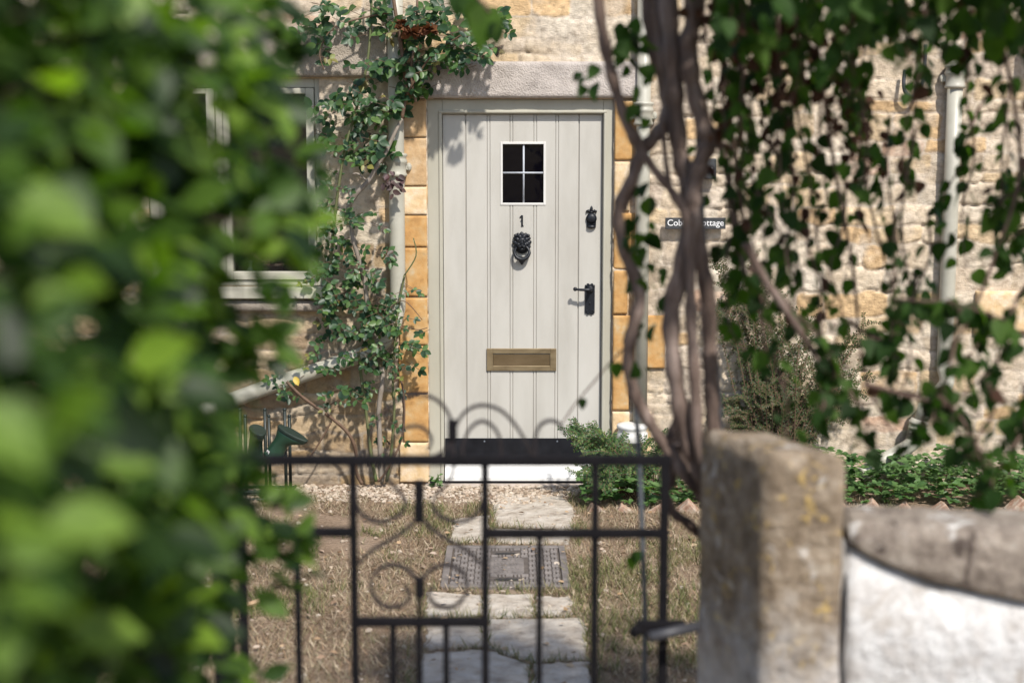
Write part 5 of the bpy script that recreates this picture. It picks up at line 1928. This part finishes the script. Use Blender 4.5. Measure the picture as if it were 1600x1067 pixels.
for pts_, d_, r_ in (([(1128, -60), (1136, 120), (1152, 300), (1190, 480), (1200, 600)], 3.2, .006), ([(1196, -60), (1215, 120), (1236, 260), (1224, 430)], 3.3, .0048), ([(1330, 20), (1340, 180), (1356, 320), (1404, 480)], 3.4, .0045),
                     ([(1280, 60), (1300, 240), (1332, 420), (1346, 580), (1400, 680)], 3.2, .0048), ([(1160, -60), (1166, 150), (1180, 330)], 3.4, .004), ([(1430, 200), (1410, 360), (1436, 520)], 3.3, .004),
                     ([(1252, -60), (1246, 140), (1268, 330), (1290, 500)], 3.3, .0045), ([(1560, 60), (1590, 260), (1550, 430), (1480, 600), (1540, 760)], 3.0, .0045), ([(1350, 600), (1420, 618), (1500, 650), (1540, 760)], 2.9, .005)):
    P3 = smooth_path([atd(p[0] + rr.uniform(-6, 6), p[1], d_) for p in pts_], 7)
    tws.tube(P3, [r_ * (1 - .45 * k / len(P3)) * rr.uniform(.85, 1.15) for k in range(len(P3))], 6)
# leafy arms in the lower right
for (x0, y0, x1, y1, d, sp) in ((1170, 420, 1300, 560, 3.0, .05), (1180, 440, 1230, 700, 3.1, .045), (1300, 560, 1270, 660, 3.0, .05), (1350, 600, 1490, 632, 3.0, .06), (1400, 330, 1392, 600, 3.1, .07),
                                (1480, 470, 1560, 500, 2.9, .04), (1600, 520, 1490, 620, 2.9, .035), (1392, 470, 1480, 470, 3.0, .045), (1500, 480, 1470, 660, 2.8, .04), (1640, 420, 1500, 560, 3.0, .05),
                                (1470, 620, 1560, 760, 2.8, .045), (1545, 600, 1525, 780, 2.8, .04), (1600, 620, 1560, 760, 2.9, .045), (1600, 600, 1640, 760, 2.8, .04), (1480, 600, 1400, 690, 2.9, .06), (1300, 560, 1360, 690, 3.0, .06),
                                (1640, 330, 1540, 400, 3.0, .05), (1620, 280, 1560, 330, 3.1, .05), (1330, 500, 1400, 560, 3.1, .07), (1430, 430, 1380, 560, 3.2, .07)):
    strand(x0, y0, x1, y1, d, sp, .02, .0045)
# leaves among the stems
for (x, y, n_) in ((975, 90, 5), (960, 60, 3), (990, 60, 4), (1000, 110, 3), (995, 380, 9), (1000, 330, 5), (1015, 420, 5), (1030, 470, 4), (1152, 330, 4), (1156, 296, 4), (925, 115, 3), (915, 130, 2), (990, 160, 2), (1008, 300, 4), (992, 40, 6), (1000, 180, 3), (985, 440, 5), (1000, 400, 6), (1012, 500, 3), (1004, 560, 2)):
    for _ in range(n_):
        p = atd(x + rr.uniform(-18, 18), y + rr.uniform(-22, 22), rr.uniform(3.15, 3.4))
        add_leaf(p, .8, rr.uniform(.030, .055))
for (x, y, d) in ((909, 622, 3.3), (962, 566, 3.25)):
    if True:
        LP.append(tuple(atd(x, y, d))); LD.append((.1, 0, -1)); LN.append((.2, -1, .2)); LS.append(.030 if x != 962 else .042)
for (x, y, s) in ((762, 20, .09), (748, 12, .06), (772, 45, .05), (735, 4, .06), (714, 0, .05)):
    LP.append(tuple(atd(x, y - 10, 2.9))); LD.append((rr.uniform(-.4, .4), rr.uniform(-.3, .3), -1)); LN.append((rr.uniform(-.5, .5), -1, .4)); LS.append(s)
tws.tube(smooth_path([atd(700, -60, 2.9), atd(740, -10, 2.9), atd(766, 20, 2.9)], 5), .003, 5)
# low leaf at the gate
for (x, y) in ((992, 860), (1098, 890), (985, 868)):
    p = atd(x, y, 3.1)
    LP.append(tuple(p)); LD.append((.2, -.1, -1)); LN.append((.2, -1, .4)); LS.append(.036)
# unseen foliage above the arch, added to shade the stems and shoots below
for i in range(620):
    x, y = rr.uniform(.35, .95), rr.uniform(-5.2, -4.5)
    z = 2.24 + rr.random() ** 1.3 * .34 + .05 * math.sin(x * 7) * math.cos(y * 6)
    add_leaf(Vector((x, y, z)), .5, rr.uniform(.05, .085), rr.random() < .15)
for i in range(1000):  # second added clump out of view, shades the upper right leaves
    x, y = rr.uniform(.95, 2.0), rr.uniform(-5.3, -4.7)
    add_leaf(Vector((x, y, 2.26 + rr.random() * .3)), .5, rr.uniform(.05, .085), rr.random() < .15)
for i in range(14):
    x, y = rr.uniform(.4, .9), rr.uniform(-5.1, -4.5)
    tws.tube([(x, y, 2.40), (x + rr.uniform(-.4, .4), y + rr.uniform(-.4, .4), 2.48), (x + rr.uniform(-.7, .7), y + rr.uniform(-.5, .5), 2.5)], .006, 5)
leaves('foliage', HEART, LP, LD, LN, LS, M['climb_leaf'], climb)
tag(leaves('foliage', HEART, BP, BD, BN, BS, M['climb_dry'], climb), 'withered brown leaves')
tws.build('twig', M['twig'], climb)

# ---------------------------------------------------------------- hedge on the left
hedge = empty('hedge', (-.75, -6.3, 0), 'dense broad leaved green hedge close on the left, out of focus', 'hedge')
HP, HD, HN, HS = [], [], [], []
hr = random.Random(41)


def hsurf(y, z):
    """x of the hedge side facing the path"""
    v = float(fbm(np.array([y * 2.6 + 3]), np.array([z * 2.6]), 77, 3)[0])
    return -.372 + .12 * (v - .5) * 2 - .06 * max(0, z - 1.9) * 3


def hleaf(p, s=None, outv=(.8, -.25, -.1)):
    d = Vector((outv[0] + hr.uniform(-.9, .7), outv[1] + hr.uniform(-.9, .9), outv[2] + hr.uniform(-.9, .7)))
    n_ = Vector((.6 + hr.uniform(-.7, .7), -.4 + hr.uniform(-.7, .7), .7 + hr.uniform(-.6, .6)))
    HP.append(tuple(p)); HD.append(tuple(d)); HN.append(tuple(n_)); HS.append(s or hr.uniform(.036, .072))


for i in range(14500):
    y = hr.uniform(-7.2, -5.85)
    z = hr.uniform(.02, 2.35)
    dep = hr.random() ** 1.6 * .5
    if dep < .22 and float(fbm(np.array([y * 7.5]), np.array([z * 7.5]), 87, 2)[0]) < .475:
        continue
    x = hsurf(y, z) - dep
    hleaf((x, y, z))
for i in range(6500):          # depth of the hedge
    hleaf((-.80 - hr.random() * .3, hr.uniform(-7.2, -5.9), hr.uniform(.4, 2.4)), .085)
for i in range(5500):
    hleaf((-.62 - hr.random() * .4, hr.uniform(-7.2, -5.9), hr.uniform(.02, 2.4)))
for i in range(4200):          # end of the hedge towards the gate
    x, z = hr.uniform(-1.0, -.40), hr.uniform(.02, 2.3)
    hleaf((x, -5.9 + hr.uniform(-.2, .10), z), None, (.1, .6, -.1))
for i in range(1800):          # top
    x, y = hr.uniform(-1.1, -.42), hr.uniform(-7.1, -5.85)
    hleaf((x, y, 2.3 + hr.uniform(0, .14)), None, (.1, 0, .5))
hst = MB()
# single shoots reaching out over the path
sh_list = [(400, 40, 445, 62, 2.2), (350, 20, 420, 30, 2.0), (330, 120, 430, 150, 1.9), (380, 240, 470, 262, 2.0), (340, 310, 455, 330, 1.8), (300, 400, 450, 395, 1.8), (300, 340, 440, 360, 1.6), (330, 470, 430, 500, 1.9), (320, 520, 395, 550, 2.0), (270, 610, 350, 635, 1.9),
           (290, 700, 350, 712, 1.9), (330, 770, 450, 800, 2.1), (320, 830, 455, 855, 2.1), (340, 860, 440, 905, 2.2), (280, 930, 345, 960, 1.9), (300, 1030, 390, 1040, 2.2), (280, 750, 365, 765, 1.8)]
for (xa, ya, xb, yb, d) in sh_list:
    P3 = smooth_path([atd(xa - 130, ya - 10, d), atd(xa, ya, d), atd(xb, yb, d)], 5)
    hst.tube(P3, .0022, 5)
    for p in P3[4:]:
        for _ in range(3):
            hleaf(p + Vector((hr.uniform(-.02, .02), hr.uniform(-.06, .06), hr.uniform(-.03, .03))), hr.uniform(.045, .07))
for i in range(150):
    y, z = hr.uniform(-7.1, -5.95), hr.uniform(.1, 2.2)
    x = hsurf(y, z)
    hst.tube([(x - .5, y + hr.uniform(-.1, .1), z - .25), (x - .25, y, z - .08), (x - .02, y + hr.uniform(-.05, .05), z)], [.006, .004, .002], 5)
for i in range(5):
    y = -7.0 + i * .26
    hst.tube([(-.85, y, 0), (-.82, y + .03, .6), (-.87, y - .02, 1.3), (-.84, y, 2.1)], [.03, .025, .018, .008], 7)
hst.build('branch', M['hedge_twig'], hedge)
leaves('foliage', OVATE, HP, HD, HN, HS, M['hedge_leaf'], hedge)
